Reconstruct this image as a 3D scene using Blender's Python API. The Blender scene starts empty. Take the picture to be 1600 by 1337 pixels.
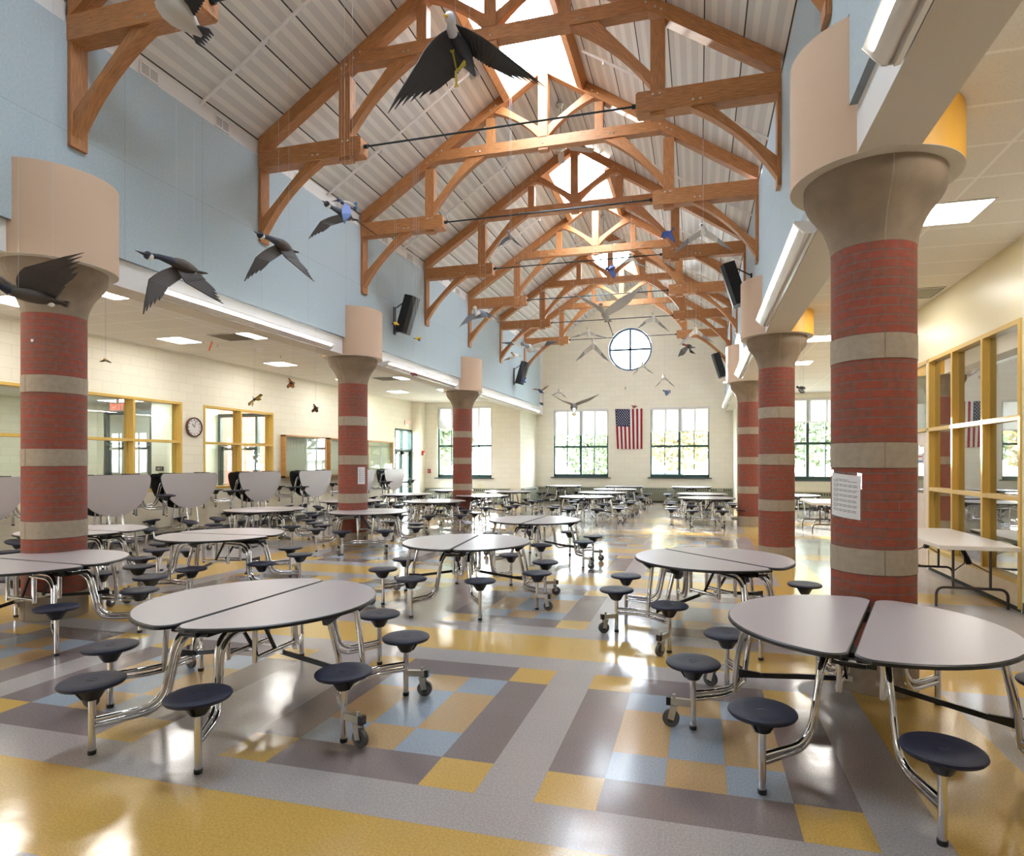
import bpy, math, random
from mathutils import Vector, Matrix
random.seed(7)
FT = 0.3048
PI = math.pi
scene = bpy.context.scene
COL = scene.collection

# ------------------------------------------------------------------ camera
CAM_F, CAM_CX, CAM_CY, CAM_YAW, CAM_H = 949.05, 842.52, 722.66, 0.2576, 5.388   # feet
cd = bpy.data.cameras.new('camera')
cam = bpy.data.objects.new('camera', cd)
COL.objects.link(cam)
scene.camera = cam
cd.sensor_width = 36.0
cd.lens = CAM_F / 1600 * 36.0
cd.shift_x = (800 - CAM_CX) / 1600
cd.shift_y = (CAM_CY - 668.5) / 1600
cd.clip_start = 0.05
cd.clip_end = 400
cam.location = (0, 0, CAM_H * FT)
cam.rotation_euler = (PI / 2, 0, CAM_YAW)
CS, SN = math.cos(CAM_YAW), math.sin(CAM_YAW)


def at(px, py, t):
    """point in feet seen at a pixel of the 1600x1337 photo, t feet in front of the lens"""
    a = (px - CAM_CX) / CAM_F
    b = (CAM_CY - py) / CAM_F
    return Vector((t * (a * CS - SN), t * (SN * a + CS), CAM_H + t * b))


# ------------------------------------------------------------------ view, world, sun
scene.view_settings.view_transform = 'Standard'
scene.view_settings.look = 'None'
scene.view_settings.gamma = 1.0
scene.view_settings.exposure = 0.8
scene.view_settings.use_curve_mapping = False
cy = scene.cycles
cy.max_bounces = 9
cy.diffuse_bounces = 6
cy.glossy_bounces = 4
cy.transmission_bounces = 4
cy.transparent_max_bounces = 12
cy.caustics_reflective = False
cy.caustics_refractive = False
cy.sample_clamp_indirect = 30.0
cy.use_denoising = True
cy.denoiser = 'OPENIMAGEDENOISE'

world = bpy.data.worlds.new('sky')
scene.world = world
world.use_nodes = True
wn = world.node_tree
for n in list(wn.nodes):
    wn.nodes.remove(n)
wo = wn.nodes.new('ShaderNodeOutputWorld')
wb = wn.nodes.new('ShaderNodeBackground')
wt = wn.nodes.new('ShaderNodeTexCoord')
ws = wn.nodes.new('ShaderNodeSeparateXYZ')
wr = wn.nodes.new('ShaderNodeValToRGB')
wn.links.new(wt.outputs['Generated'], ws.inputs[0])
wn.links.new(ws.outputs['Z'], wr.inputs[0])
wr.color_ramp.elements[0].color = (0.9, 0.95, 1.0, 1)
wr.color_ramp.elements[1].color = (0.76, 0.88, 1.0, 1)
wr.color_ramp.elements[1].position = 0.6
wn.links.new(wr.outputs[0], wb.inputs[0])
wb.inputs[1].default_value = 17.0
wn.links.new(wb.outputs[0], wo.inputs[0])

sl = bpy.data.lights.new('sun', 'SUN')
sl.energy = 30.0
sl.angle = 0.012
sl.color = (1.0, 0.95, 0.86)
so = bpy.data.objects.new('sun', sl)
COL.objects.link(so)
so.rotation_euler = Vector((0.36, -0.92, -0.225)).to_track_quat('-Z', 'Y').to_euler()


def area(name, loc, size, aim, power, color=(1, 1, 1)):
    L = bpy.data.lights.new(name, 'AREA')   # long side along y, aim has no y component
    L.shape = 'RECTANGLE'
    L.size = size[0] * FT
    L.size_y = size[1] * FT
    L.energy = power
    L.color = color
    o = bpy.data.objects.new(name, L)
    COL.objects.link(o)
    o.location = Vector(loc) * FT
    o.rotation_euler = (0, math.atan2(-aim[0], -aim[2]), 0)
    return o


# ------------------------------------------------------------------ materials
def mat(name, col, rough=0.6, metal=0.0, spec=0.5, bump=None, var=None, emit=None, noise_scale=8.0):
    m = bpy.data.materials.new(name)
    m.use_nodes = True
    nt = m.node_tree
    b = nt.nodes['Principled BSDF']
    b.inputs['Base Color'].default_value = (*col, 1)
    b.inputs['Roughness'].default_value = rough
    b.inputs['Metallic'].default_value = metal
    b.inputs['Specular IOR Level'].default_value = spec
    if emit:
        b.inputs['Emission Color'].default_value = (*emit[0], 1)
        b.inputs['Emission Strength'].default_value = emit[1]
    if var or bump:
        tc = nt.nodes.new('ShaderNodeNewGeometry')
        nz = nt.nodes.new('ShaderNodeTexNoise')
        nz.inputs['Scale'].default_value = noise_scale
        nz.inputs['Detail'].default_value = 5
        nt.links.new(tc.outputs['Position'], nz.inputs['Vector'])
        if var:
            mx = nt.nodes.new('ShaderNodeMix')
            mx.data_type = 'RGBA'
            mx.inputs[6].default_value = (*[c * (1 - var) for c in col], 1)
            mx.inputs[7].default_value = (*[min(1, c * (1 + var)) for c in col], 1)
            cr = nt.nodes.new('ShaderNodeValToRGB')
            cr.color_ramp.elements[0].position = .35
            cr.color_ramp.elements[1].position = .65
            nt.links.new(nz.outputs['Fac'], cr.inputs[0])
            nt.links.new(cr.outputs[0], mx.inputs[0])
            nt.links.new(mx.outputs[2], b.inputs['Base Color'])
        if bump:
            bp = nt.nodes.new('ShaderNodeBump')
            bp.inputs['Strength'].default_value = bump
            bp.inputs['Distance'].default_value = 0.01
            nt.links.new(nz.outputs['Fac'], bp.inputs['Height'])
            nt.links.new(bp.outputs[0], b.inputs['Normal'])
    return m


def srgb(r, g, b):
    f = lambda v: (v / 255 / 12.92) if v <= 10.31 else (((v / 255) + .055) / 1.055) ** 2.4
    return (f(r), f(g), f(b))


def wall_coords(nt, axis):
    g = nt.nodes.new('ShaderNodeNewGeometry')
    s = nt.nodes.new('ShaderNodeSeparateXYZ')
    c = nt.nodes.new('ShaderNodeCombineXYZ')
    nt.links.new(g.outputs['Position'], s.inputs[0])
    nt.links.new(s.outputs[axis], c.inputs[0])
    nt.links.new(s.outputs['Z'], c.inputs[1])
    return c


def block_mat(name, axis, col, bw=16 / 12 * FT, bh=8 / 12 * FT, rough=.55, mortar=.012, dark=.86, col2=None):
    m = bpy.data.materials.new(name)
    m.use_nodes = True
    nt = m.node_tree
    b = nt.nodes['Principled BSDF']
    b.inputs['Roughness'].default_value = rough
    c = wall_coords(nt, axis)
    br = nt.nodes.new('ShaderNodeTexBrick')
    br.inputs['Scale'].default_value = 1
    br.inputs['Brick Width'].default_value = bw
    br.inputs['Row Height'].default_value = bh
    br.inputs['Mortar Size'].default_value = mortar / 2
    br.inputs['Mortar Smooth'].default_value = .3
    c2 = col2 or tuple(v * .96 for v in col)
    br.inputs['Color1'].default_value = (*col, 1)
    br.inputs['Color2'].default_value = (*c2, 1)
    br.inputs['Mortar'].default_value = (*[v * dark for v in col], 1)
    nt.links.new(c.outputs[0], br.inputs['Vector'])
    nt.links.new(br.outputs['Color'], b.inputs['Base Color'])
    bp = nt.nodes.new('ShaderNodeBump')
    bp.inputs['Strength'].default_value = .35
    bp.inputs['Distance'].default_value = .006
    bp.invert = True
    nt.links.new(br.outputs['Fac'], bp.inputs['Height'])
    nt.links.new(bp.outputs[0], b.inputs['Normal'])
    return m


CREAM = srgb(240, 235, 218)
M = {}
M['block_x'] = block_mat('cream block facing x', 'Y', CREAM)
M['block_y'] = block_mat('cream block facing y', 'X', CREAM)
M['corridor_x'] = block_mat('corridor block x', 'Y', srgb(226, 228, 215))
M['corridor_y'] = block_mat('corridor block y', 'X', srgb(226, 228, 215))
M['ext_brick'] = block_mat('outside brick', 'Y', srgb(170, 96, 80), .66 * FT, .22 * FT, .8, .012, 1.3, srgb(150, 82, 70))
M['ext_brick_y'] = block_mat('outside brick wall', 'X', srgb(170, 96, 80), .66 * FT, .22 * FT, .8, .012, 1.3, srgb(150, 82, 70))
M['cream'] = mat('smooth cream paint', srgb(232, 222, 186), .35, spec=.5)
M['white'] = mat('white paint', srgb(222, 220, 218), .6)
M['soffit'] = mat('soffit paint', srgb(214, 206, 192), .7)
M['tan'] = mat('tan plaster', srgb(202, 173, 148), .75)
M['yellow'] = mat('yellow paint', srgb(225, 170, 62), .5)
M['frame_yellow'] = mat('yellow window frame', srgb(214, 178, 88), .4)
M['green'] = mat('dark green frame', srgb(52, 84, 80), .4)
M['sill'] = mat('dark sill', srgb(70, 78, 84), .4)
M['darkframe'] = mat('grey green metal', srgb(84, 92, 90), .4, .3)
M['olive'] = mat('olive enamel', srgb(138, 140, 118), .45)
M['slot'] = mat('dark slot', srgb(58, 58, 48), .8)
M['metalwhite'] = mat('white enamel metal', srgb(224, 222, 218), .22, .2)
M['lite_metal'] = mat('brushed nickel', srgb(190, 188, 180), .3, .9)
M['black'] = mat('black plastic', srgb(26, 26, 28), .4)
M['blackmetal'] = mat('black steel', srgb(30, 30, 31), .35, .4)
M['chrome'] = mat('chrome', srgb(206, 206, 210), .07, 1.0)
M['seat'] = mat('navy seat plastic', srgb(26, 30, 50), .45, spec=.3, bump=.25, noise_scale=260)
M['rubber'] = mat('grey rubber', srgb(78, 78, 80), .6)
M['teal'] = mat('painted tie rod', srgb(36, 52, 58), .35, .5)
M['paper'] = mat('paper', srgb(222, 220, 222), .6)
M['ink'] = mat('ink', srgb(96, 94, 98), .7)
M['fabric_white'] = mat('white cloth', srgb(235, 232, 228), .9)
M['red'] = mat('red cloth', srgb(168, 26, 40), .9)
M['blue'] = mat('flag blue cloth', srgb(32, 40, 88), .9)
M['redpaint'] = mat('red enamel', srgb(176, 30, 34), .4)
M['oak'] = mat('oak wood', srgb(190, 142, 84), .4, var=.12, noise_scale=12)
M['palewood'] = mat('pale maple panel', srgb(226, 208, 176), .4, var=.06, noise_scale=6)
M['doorwood'] = mat('pale wood door', srgb(216, 196, 178), .4, var=.06, noise_scale=5)
M['resin'] = mat('almond resin table', srgb(214, 206, 196), .4)
M['brownsteel'] = mat('brown steel tube', srgb(72, 62, 58), .4, .4)
M['wire'] = mat('hanging line', srgb(190, 195, 200), .5)
M['concrete'] = mat('cast stone', srgb(138, 121, 102), .8, var=.14, bump=.15, noise_scale=4.5)
M['stone'] = mat('stone band', srgb(158, 144, 127), .8, var=.07, bump=.12, noise_scale=22)
M['ground'] = mat('asphalt and grass outside', srgb(170, 172, 150), .9, var=.2, noise_scale=.7)
M['glassboard'] = mat('display board', srgb(208, 208, 190), .08)
M['clockface'] = mat('clock face', srgb(225, 222, 224), .15)
M['exitred'] = mat('lit red letters', (.9, .08, .05), .5, emit=((1, .1, .07), 2.2))
M['exitwhite'] = mat('exit housing', srgb(238, 230, 225), .5)
M['lamp'] = mat('lit diffuser', (1, 1, 1), .5, emit=((1, .96, .9), 19.0))
M['lampcor'] = mat('lit corridor diffuser', (1, 1, 1), .5, emit=((1, .98, .95), 14.0))


def wood_mat(name, base):
    m = bpy.data.materials.new(name)
    m.use_nodes = True
    nt = m.node_tree
    b = nt.nodes['Principled BSDF']
    b.inputs['Roughness'].default_value = .5
    uv = nt.nodes.new('ShaderNodeUVMap')
    mp = nt.nodes.new('ShaderNodeMapping')
    mp.inputs['Scale'].default_value = (1.2, 16, 1)
    nt.links.new(uv.outputs[0], mp.inputs[0])
    n1 = nt.nodes.new('ShaderNodeTexNoise')
    n1.inputs['Scale'].default_value = 1.6
    n1.inputs['Detail'].default_value = 6
    nt.links.new(mp.outputs[0], n1.inputs['Vector'])
    cr = nt.nodes.new('ShaderNodeValToRGB')
    cr.color_ramp.elements[0].position = .3
    cr.color_ramp.elements[0].color = (*[v * .62 for v in base], 1)
    cr.color_ramp.elements[1].position = .7
    cr.color_ramp.elements[1].color = (*[min(1, v * 1.25) for v in base], 1)
    nt.links.new(n1.outputs['Fac'], cr.inputs[0])
    vo = nt.nodes.new('ShaderNodeTexVoronoi')
    vo.inputs['Scale'].default_value = 1.1
    mp2 = nt.nodes.new('ShaderNodeMapping')
    mp2.inputs['Scale'].default_value = (1.3, 2.6, 1)
    nt.links.new(uv.outputs[0], mp2.inputs[0])
    nt.links.new(mp2.outputs[0], vo.inputs['Vector'])
    kr = nt.nodes.new('ShaderNodeValToRGB')
    kr.color_ramp.elements[0].position = .035
    kr.color_ramp.elements[0].color = (.28, .2, .18, 1)
    kr.color_ramp.elements[1].position = .07
    kr.color_ramp.elements[1].color = (1, 1, 1, 1)
    nt.links.new(vo.outputs['Distance'], kr.inputs[0])
    mx = nt.nodes.new('ShaderNodeMix')
    mx.data_type = 'RGBA'
    mx.blend_type = 'MULTIPLY'
    mx.inputs[0].default_value = 1
    nt.links.new(cr.outputs[0], mx.inputs[6])
    nt.links.new(kr.outputs[0], mx.inputs[7])
    nt.links.new(mx.outputs[2], b.inputs['Base Color'])
    return m


M['wood'] = wood_mat('oiled fir timber', srgb(174, 118, 70))


def brick_uv_mat():
    m = bpy.data.materials.new('red brick')
    m.use_nodes = True
    nt = m.node_tree
    b = nt.nodes['Principled BSDF']
    b.inputs['Roughness'].default_value = .75
    uv = nt.nodes.new('ShaderNodeUVMap')
    br = nt.nodes.new('ShaderNodeTexBrick')
    br.inputs['Scale'].default_value = 1
    br.inputs['Brick Width'].default_value = 3
    br.inputs['Row Height'].default_value = 1
    br.inputs['Mortar Size'].default_value = .068
    br.inputs['Mortar Smooth'].default_value = .2
    br.inputs['Bias'].default_value = -.35
    br.inputs['Color1'].default_value = (*srgb(150, 72, 54), 1)
    br.inputs['Color2'].default_value = (*srgb(128, 84, 66), 1)
    br.inputs['Mortar'].default_value = (*srgb(112, 98, 92), 1)
    nt.links.new(uv.outputs[0], br.inputs['Vector'])
    nz = nt.nodes.new('ShaderNodeTexNoise')
    nz.inputs['Scale'].default_value = 1.3
    nz.inputs['Detail'].default_value = 6
    nt.links.new(uv.outputs[0], nz.inputs['Vector'])
    mx = nt.nodes.new('ShaderNodeMix')
    mx.data_type = 'RGBA'
    mx.blend_type = 'MULTIPLY'
    mx.inputs[0].default_value = .6
    cr = nt.nodes.new('ShaderNodeValToRGB')
    cr.color_ramp.elements[0].position = .3
    cr.color_ramp.elements[0].color = (.6, .6, .62, 1)
    cr.color_ramp.elements[1].position = .7
    nt.links.new(nz.outputs['Fac'], cr.inputs[0])
    nt.links.new(br.outputs['Color'], mx.inputs[6])
    nt.links.new(cr.outputs[0], mx.inputs[7])
    nt.links.new(mx.outputs[2], b.inputs['Base Color'])
    bp = nt.nodes.new('ShaderNodeBump')
    bp.inputs['Strength'].default_value = .7
    bp.inputs['Distance'].default_value = .008
    bp.invert = True
    nt.links.new(br.outputs['Fac'], bp.inputs['Height'])
    nt.links.new(bp.outputs[0], b.inputs['Normal'])
    return m


M['brick'] = brick_uv_mat()


def floor_mat(name, col):
    m = bpy.data.materials.new(name)
    m.use_nodes = True
    nt = m.node_tree
    b = nt.nodes['Principled BSDF']
    b.inputs['Roughness'].default_value = .15
    b.inputs['Specular IOR Level'].default_value = .95
    g = nt.nodes.new('ShaderNodeNewGeometry')
    n1 = nt.nodes.new('ShaderNodeTexNoise')
    n1.inputs['Scale'].default_value = 95
    n1.inputs['Detail'].default_value = 3
    nt.links.new(g.outputs['Position'], n1.inputs['Vector'])
    cr = nt.nodes.new('ShaderNodeValToRGB')
    cr.color_ramp.elements[0].position = .33
    cr.color_ramp.elements[0].color = (*[v * .84 for v in col], 1)
    cr.color_ramp.elements[1].position = .66
    cr.color_ramp.elements[1].color = (*[min(1, v * 1.14) for v in col], 1)
    nt.links.new(n1.outputs['Fac'], cr.inputs[0])
    br = nt.nodes.new('ShaderNodeTexBrick')
    br.offset = 0
    br.inputs['Scale'].default_value = 1
    br.inputs['Brick Width'].default_value = FT
    br.inputs['Row Height'].default_value = FT
    br.inputs['Mortar Size'].default_value = .0006
    br.inputs['Color1'].default_value = (1, 1, 1, 1)
    br.inputs['Color2'].default_value = (.965, .965, .965, 1)
    br.inputs['Mortar'].default_value = (.72, .72, .72, 1)
    mp = nt.nodes.new('ShaderNodeMapping')
    mp.inputs['Location'].default_value = (4.556 * FT, -9.31 * FT, 0)
    nt.links.new(g.outputs['Position'], mp.inputs[0])
    nt.links.new(mp.outputs[0], br.inputs['Vector'])
    mx = nt.nodes.new('ShaderNodeMix')
    mx.data_type = 'RGBA'
    mx.blend_type = 'MULTIPLY'
    mx.inputs[0].default_value = 1
    nt.links.new(cr.outputs[0], mx.inputs[6])
    nt.links.new(br.outputs['Color'], mx.inputs[7])
    nt.links.new(mx.outputs[2], b.inputs['Base Color'])
    n2 = nt.nodes.new('ShaderNodeTexNoise')
    n2.inputs['Scale'].default_value = 3.5
    n2.inputs['Detail'].default_value = 3
    nt.links.new(g.outputs['Position'], n2.inputs['Vector'])
    bp = nt.nodes.new('ShaderNodeBump')
    bp.inputs['Strength'].default_value = .12
    bp.inputs['Distance'].default_value = .02
    nt.links.new(n2.outputs['Fac'], bp.inputs['Height'])
    nt.links.new(bp.outputs[0], b.inputs['Normal'])
    return m


FLOORC = [srgb(166, 159, 158), srgb(196, 160, 88), srgb(126, 115, 114), srgb(148, 158, 170), srgb(182, 150, 108)]
FM = [floor_mat('vinyl tile ' + n, c) for n, c in zip(('pale grey', 'yellow', 'taupe', 'blue', 'orange'), FLOORC)]


def stripes_mat():
    m = bpy.data.materials.new('acoustic roof deck')
    m.use_nodes = True
    nt = m.node_tree
    b = nt.nodes['Principled BSDF']
    b.inputs['Roughness'].default_value = .45
    g = nt.nodes.new('ShaderNodeNewGeometry')
    s = nt.nodes.new('ShaderNodeSeparateXYZ')
    nt.links.new(g.outputs['Position'], s.inputs[0])

    def mth(op, a, bb=None):
        n = nt.nodes.new('ShaderNodeMath')
        n.operation = op
        for i, v in enumerate((a, bb)):
            if v is None:
                continue
            if isinstance(v, (int, float)):
                n.inputs[i].default_value = v
            else:
                nt.links.new(v, n.inputs[i])
        return n.outputs[0]
    x = mth('ADD', s.outputs['X'], 20.05 * FT + 20 * 1.556 * FT)
    u = mth('DIVIDE', x, 1.556 * FT)
    fr = mth('FRACT', u)
    joint = mth('LESS_THAN', fr, .035)
    u3 = mth('FRACT', mth('MULTIPLY', u, 3))
    band = mth('GREATER_THAN', u3, .58)
    mx = nt.nodes.new('ShaderNodeMix')
    mx.data_type = 'RGBA'
    mx.inputs[6].default_value = (*srgb(204, 202, 200), 1)
    mx.inputs[7].default_value = (*srgb(222, 220, 216), 1)
    nt.links.new(band, mx.inputs[0])
    m2 = nt.nodes.new('ShaderNodeMix')
    m2.data_type = 'RGBA'
    nt.links.new(joint, m2.inputs[0])
    nt.links.new(mx.outputs[2], m2.inputs[6])
    m2.inputs[7].default_value = (.02, .02, .02, 1)
    nt.links.new(m2.outputs[2], b.inputs['Base Color'])
    bp = nt.nodes.new('ShaderNodeBump')
    bp.inputs['Strength'].default_value = .25
    bp.inputs['Distance'].default_value = .02
    nt.links.new(band, bp.inputs['Height'])
    nt.links.new(bp.outputs[0], b.inputs['Normal'])
    return m


M['deck'] = stripes_mat()


def panel_mat():
    m = bpy.data.materials.new('blue acoustic felt')
    m.use_nodes = True
    nt = m.node_tree
    b = nt.nodes['Principled BSDF']
    b.inputs['Roughness'].default_value = .9
    g = nt.nodes.new('ShaderNodeNewGeometry')
    s = nt.nodes.new('ShaderNodeSeparateXYZ')
    nt.links.new(g.outputs['Position'], s.inputs[0])
    c = nt.nodes.new('ShaderNodeCombineXYZ')
    ay = nt.nodes.new('ShaderNodeMath')
    ay.operation = 'SUBTRACT'
    nt.links.new(s.outputs['Y'], ay.inputs[0])
    ay.inputs[1].default_value = (14.84 - 40 * 1.9) * FT
    az = nt.nodes.new('ShaderNodeMath')
    az.operation = 'SUBTRACT'
    nt.links.new(s.outputs['Z'], az.inputs[0])
    az.inputs[1].default_value = 17.04 * FT - 3.8 * 3 * FT
    nt.links.new(ay.outputs[0], c.inputs[0])
    nt.links.new(az.outputs[0], c.inputs[1])
    br = nt.nodes.new('ShaderNodeTexBrick')
    br.offset = 0
    br.inputs['Scale'].default_value = 1
    br.inputs['Brick Width'].default_value = 3.8 * FT
    br.inputs['Row Height'].default_value = 3.8 * FT
    br.inputs['Mortar Size'].default_value = .0022
    col = srgb(184, 199, 207)
    br.inputs['Color1'].default_value = (*col, 1)
    br.inputs['Color2'].default_value = (*[v * .97 for v in col], 1)
    br.inputs['Mortar'].default_value = (*[v * .6 for v in col], 1)
    nt.links.new(c.outputs[0], br.inputs['Vector'])
    nz = nt.nodes.new('ShaderNodeTexNoise')
    nz.inputs['Scale'].default_value = 40
    nt.links.new(g.outputs['Position'], nz.inputs['Vector'])
    mx = nt.nodes.new('ShaderNodeMix')
    mx.data_type = 'RGBA'
    mx.blend_type = 'MULTIPLY'
    mx.inputs[0].default_value = .25
    nt.links.new(br.outputs['Color'], mx.inputs[6])
    nt.links.new(nz.outputs['Fac'], mx.inputs[7])
    nt.links.new(mx.outputs[2], b.inputs['Base Color'])
    return m


M['felt'] = panel_mat()


def tile_ceiling_mat():
    m = bpy.data.materials.new('lay-in ceiling tile')
    m.use_nodes = True
    nt = m.node_tree
    b = nt.nodes['Principled BSDF']
    b.inputs['Roughness'].default_value = .9
    g = nt.nodes.new('ShaderNodeNewGeometry')
    br = nt.nodes.new('ShaderNodeTexBrick')
    br.offset = 0
    br.inputs['Scale'].default_value = 1
    br.inputs['Brick Width'].default_value = 4 * FT
    br.inputs['Row Height'].default_value = 2 * FT
    br.inputs['Mortar Size'].default_value = .016
    br.inputs['Color1'].default_value = (*srgb(234, 230, 222), 1)
    br.inputs['Color2'].default_value = (*srgb(230, 226, 218), 1)
    br.inputs['Mortar'].default_value = (*srgb(246, 245, 240), 1)
    mp = nt.nodes.new('ShaderNodeMapping')
    mp.inputs['Location'].default_value = (.34 * FT, .1 * FT, 0)
    nt.links.new(g.outputs['Position'], mp.inputs[0])
    nt.links.new(mp.outputs[0], br.inputs['Vector'])
    nz = nt.nodes.new('ShaderNodeTexNoise')
    nz.inputs['Scale'].default_value = 60
    nt.links.new(g.outputs['Position'], nz.inputs['Vector'])
    cr = nt.nodes.new('ShaderNodeValToRGB')
    cr.color_ramp.elements[0].position = .33
    cr.color_ramp.elements[0].color = (.78, .76, .72, 1)
    cr.color_ramp.elements[1].position = .42
    nt.links.new(nz.outputs['Fac'], cr.inputs[0])
    mx = nt.nodes.new('ShaderNodeMix')
    mx.data_type = 'RGBA'
    mx.blend_type = 'MULTIPLY'
    mx.inputs[0].default_value = .5
    nt.links.new(br.outputs['Color'], mx.inputs[6])
    nt.links.new(cr.outputs[0], mx.inputs[7])
    nt.links.new(mx.outputs[2], b.inputs['Base Color'])
    return m


M['ceil'] = tile_ceiling_mat()


def glass_mat(name, tint, refl):
    m = bpy.data.materials.new(name)
    m.use_nodes = True
    nt = m.node_tree
    for n in list(nt.nodes):
        nt.nodes.remove(n)
    o = nt.nodes.new('ShaderNodeOutputMaterial')
    t = nt.nodes.new('ShaderNodeBsdfTransparent')
    t.inputs[0].default_value = (*tint, 1)
    gl = nt.nodes.new('ShaderNodeBsdfGlossy')
    gl.inputs['Roughness'].default_value = .01
    fr = nt.nodes.new('ShaderNodeFresnel')
    fr.inputs[0].default_value = 1.5
    ml = nt.nodes.new('ShaderNodeMath')
    ml.operation = 'MULTIPLY'
    ml.use_clamp = True
    ml.inputs[1].default_value = refl
    nt.links.new(fr.outputs[0], ml.inputs[0])
    gm = nt.nodes.new('ShaderNodeNewGeometry')
    inv = nt.nodes.new('ShaderNodeMath')
    inv.operation = 'SUBTRACT'
    inv.inputs[0].default_value = 1
    nt.links.new(gm.outputs['Backfacing'], inv.inputs[1])
    m3 = nt.nodes.new('ShaderNodeMath')
    m3.operation = 'MULTIPLY'
    nt.links.new(ml.outputs[0], m3.inputs[0])
    nt.links.new(inv.outputs[0], m3.inputs[1])
    mx = nt.nodes.new('ShaderNodeMixShader')
    nt.links.new(m3.outputs[0], mx.inputs[0])
    nt.links.new(t.outputs[0], mx.inputs[1])
    nt.links.new(gl.outputs[0], mx.inputs[2])
    nt.links.new(mx.outputs[0], o.inputs[0])
    return m


M['glass'] = glass_mat('window glass', (.95, .97, .96), 1.6)
M['glass_in'] = glass_mat('interior glass', (.92, .95, .93), 1.6)
M['glass_dark'] = glass_mat('reflective interior glass', (.6, .62, .6), 4.5)
M['skyglass'] = glass_mat('skylight glass', (.98, .99, 1), .6)


def shade_mat():
    m = bpy.data.materials.new('roller shade cloth')
    m.use_nodes = True
    nt = m.node_tree
    for n in list(nt.nodes):
        nt.nodes.remove(n)
    o = nt.nodes.new('ShaderNodeOutputMaterial')
    d = nt.nodes.new('ShaderNodeBsdfDiffuse')
    d.inputs[0].default_value = (.8, .79, .77, 1)
    t = nt.nodes.new('ShaderNodeBsdfTranslucent')
    t.inputs[0].default_value = (.3, .3, .29, 1)
    tr = nt.nodes.new('ShaderNodeBsdfTransparent')
    mx = nt.nodes.new('ShaderNodeMixShader')
    mx.inputs[0].default_value = .6
    m2 = nt.nodes.new('ShaderNodeMixShader')
    m2.inputs[0].default_value = .05
    nt.links.new(d.outputs[0], mx.inputs[1])
    nt.links.new(t.outputs[0], mx.inputs[2])
    nt.links.new(mx.outputs[0], m2.inputs[1])
    nt.links.new(tr.outputs[0], m2.inputs[2])
    nt.links.new(m2.outputs[0], o.inputs[0])
    return m


M['shade'] = shade_mat()
M['laminate'] = mat('grey laminate', srgb(165, 158, 161), .32, spec=.5, bump=.04, noise_scale=400)
M['bark'] = mat('bark', srgb(110, 95, 80), .9, var=.2)
M['leafA'] = mat('leaf green', srgb(104, 116, 88), .7, var=.3, noise_scale=3)
M['leafB'] = mat('leaf autumn', srgb(146, 134, 98), .7, var=.3, noise_scale=3)
M['carpaint'] = mat('silver car paint', srgb(180, 184, 190), .25, .5)
M['carglass'] = mat('car glass', srgb(60, 66, 76), .1)


def flat(name, r, g, b, rough=.6):
    k = 'c_' + name
    if k not in M:
        M[k] = mat(name, srgb(r, g, b), rough)
    return M[k]


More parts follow.
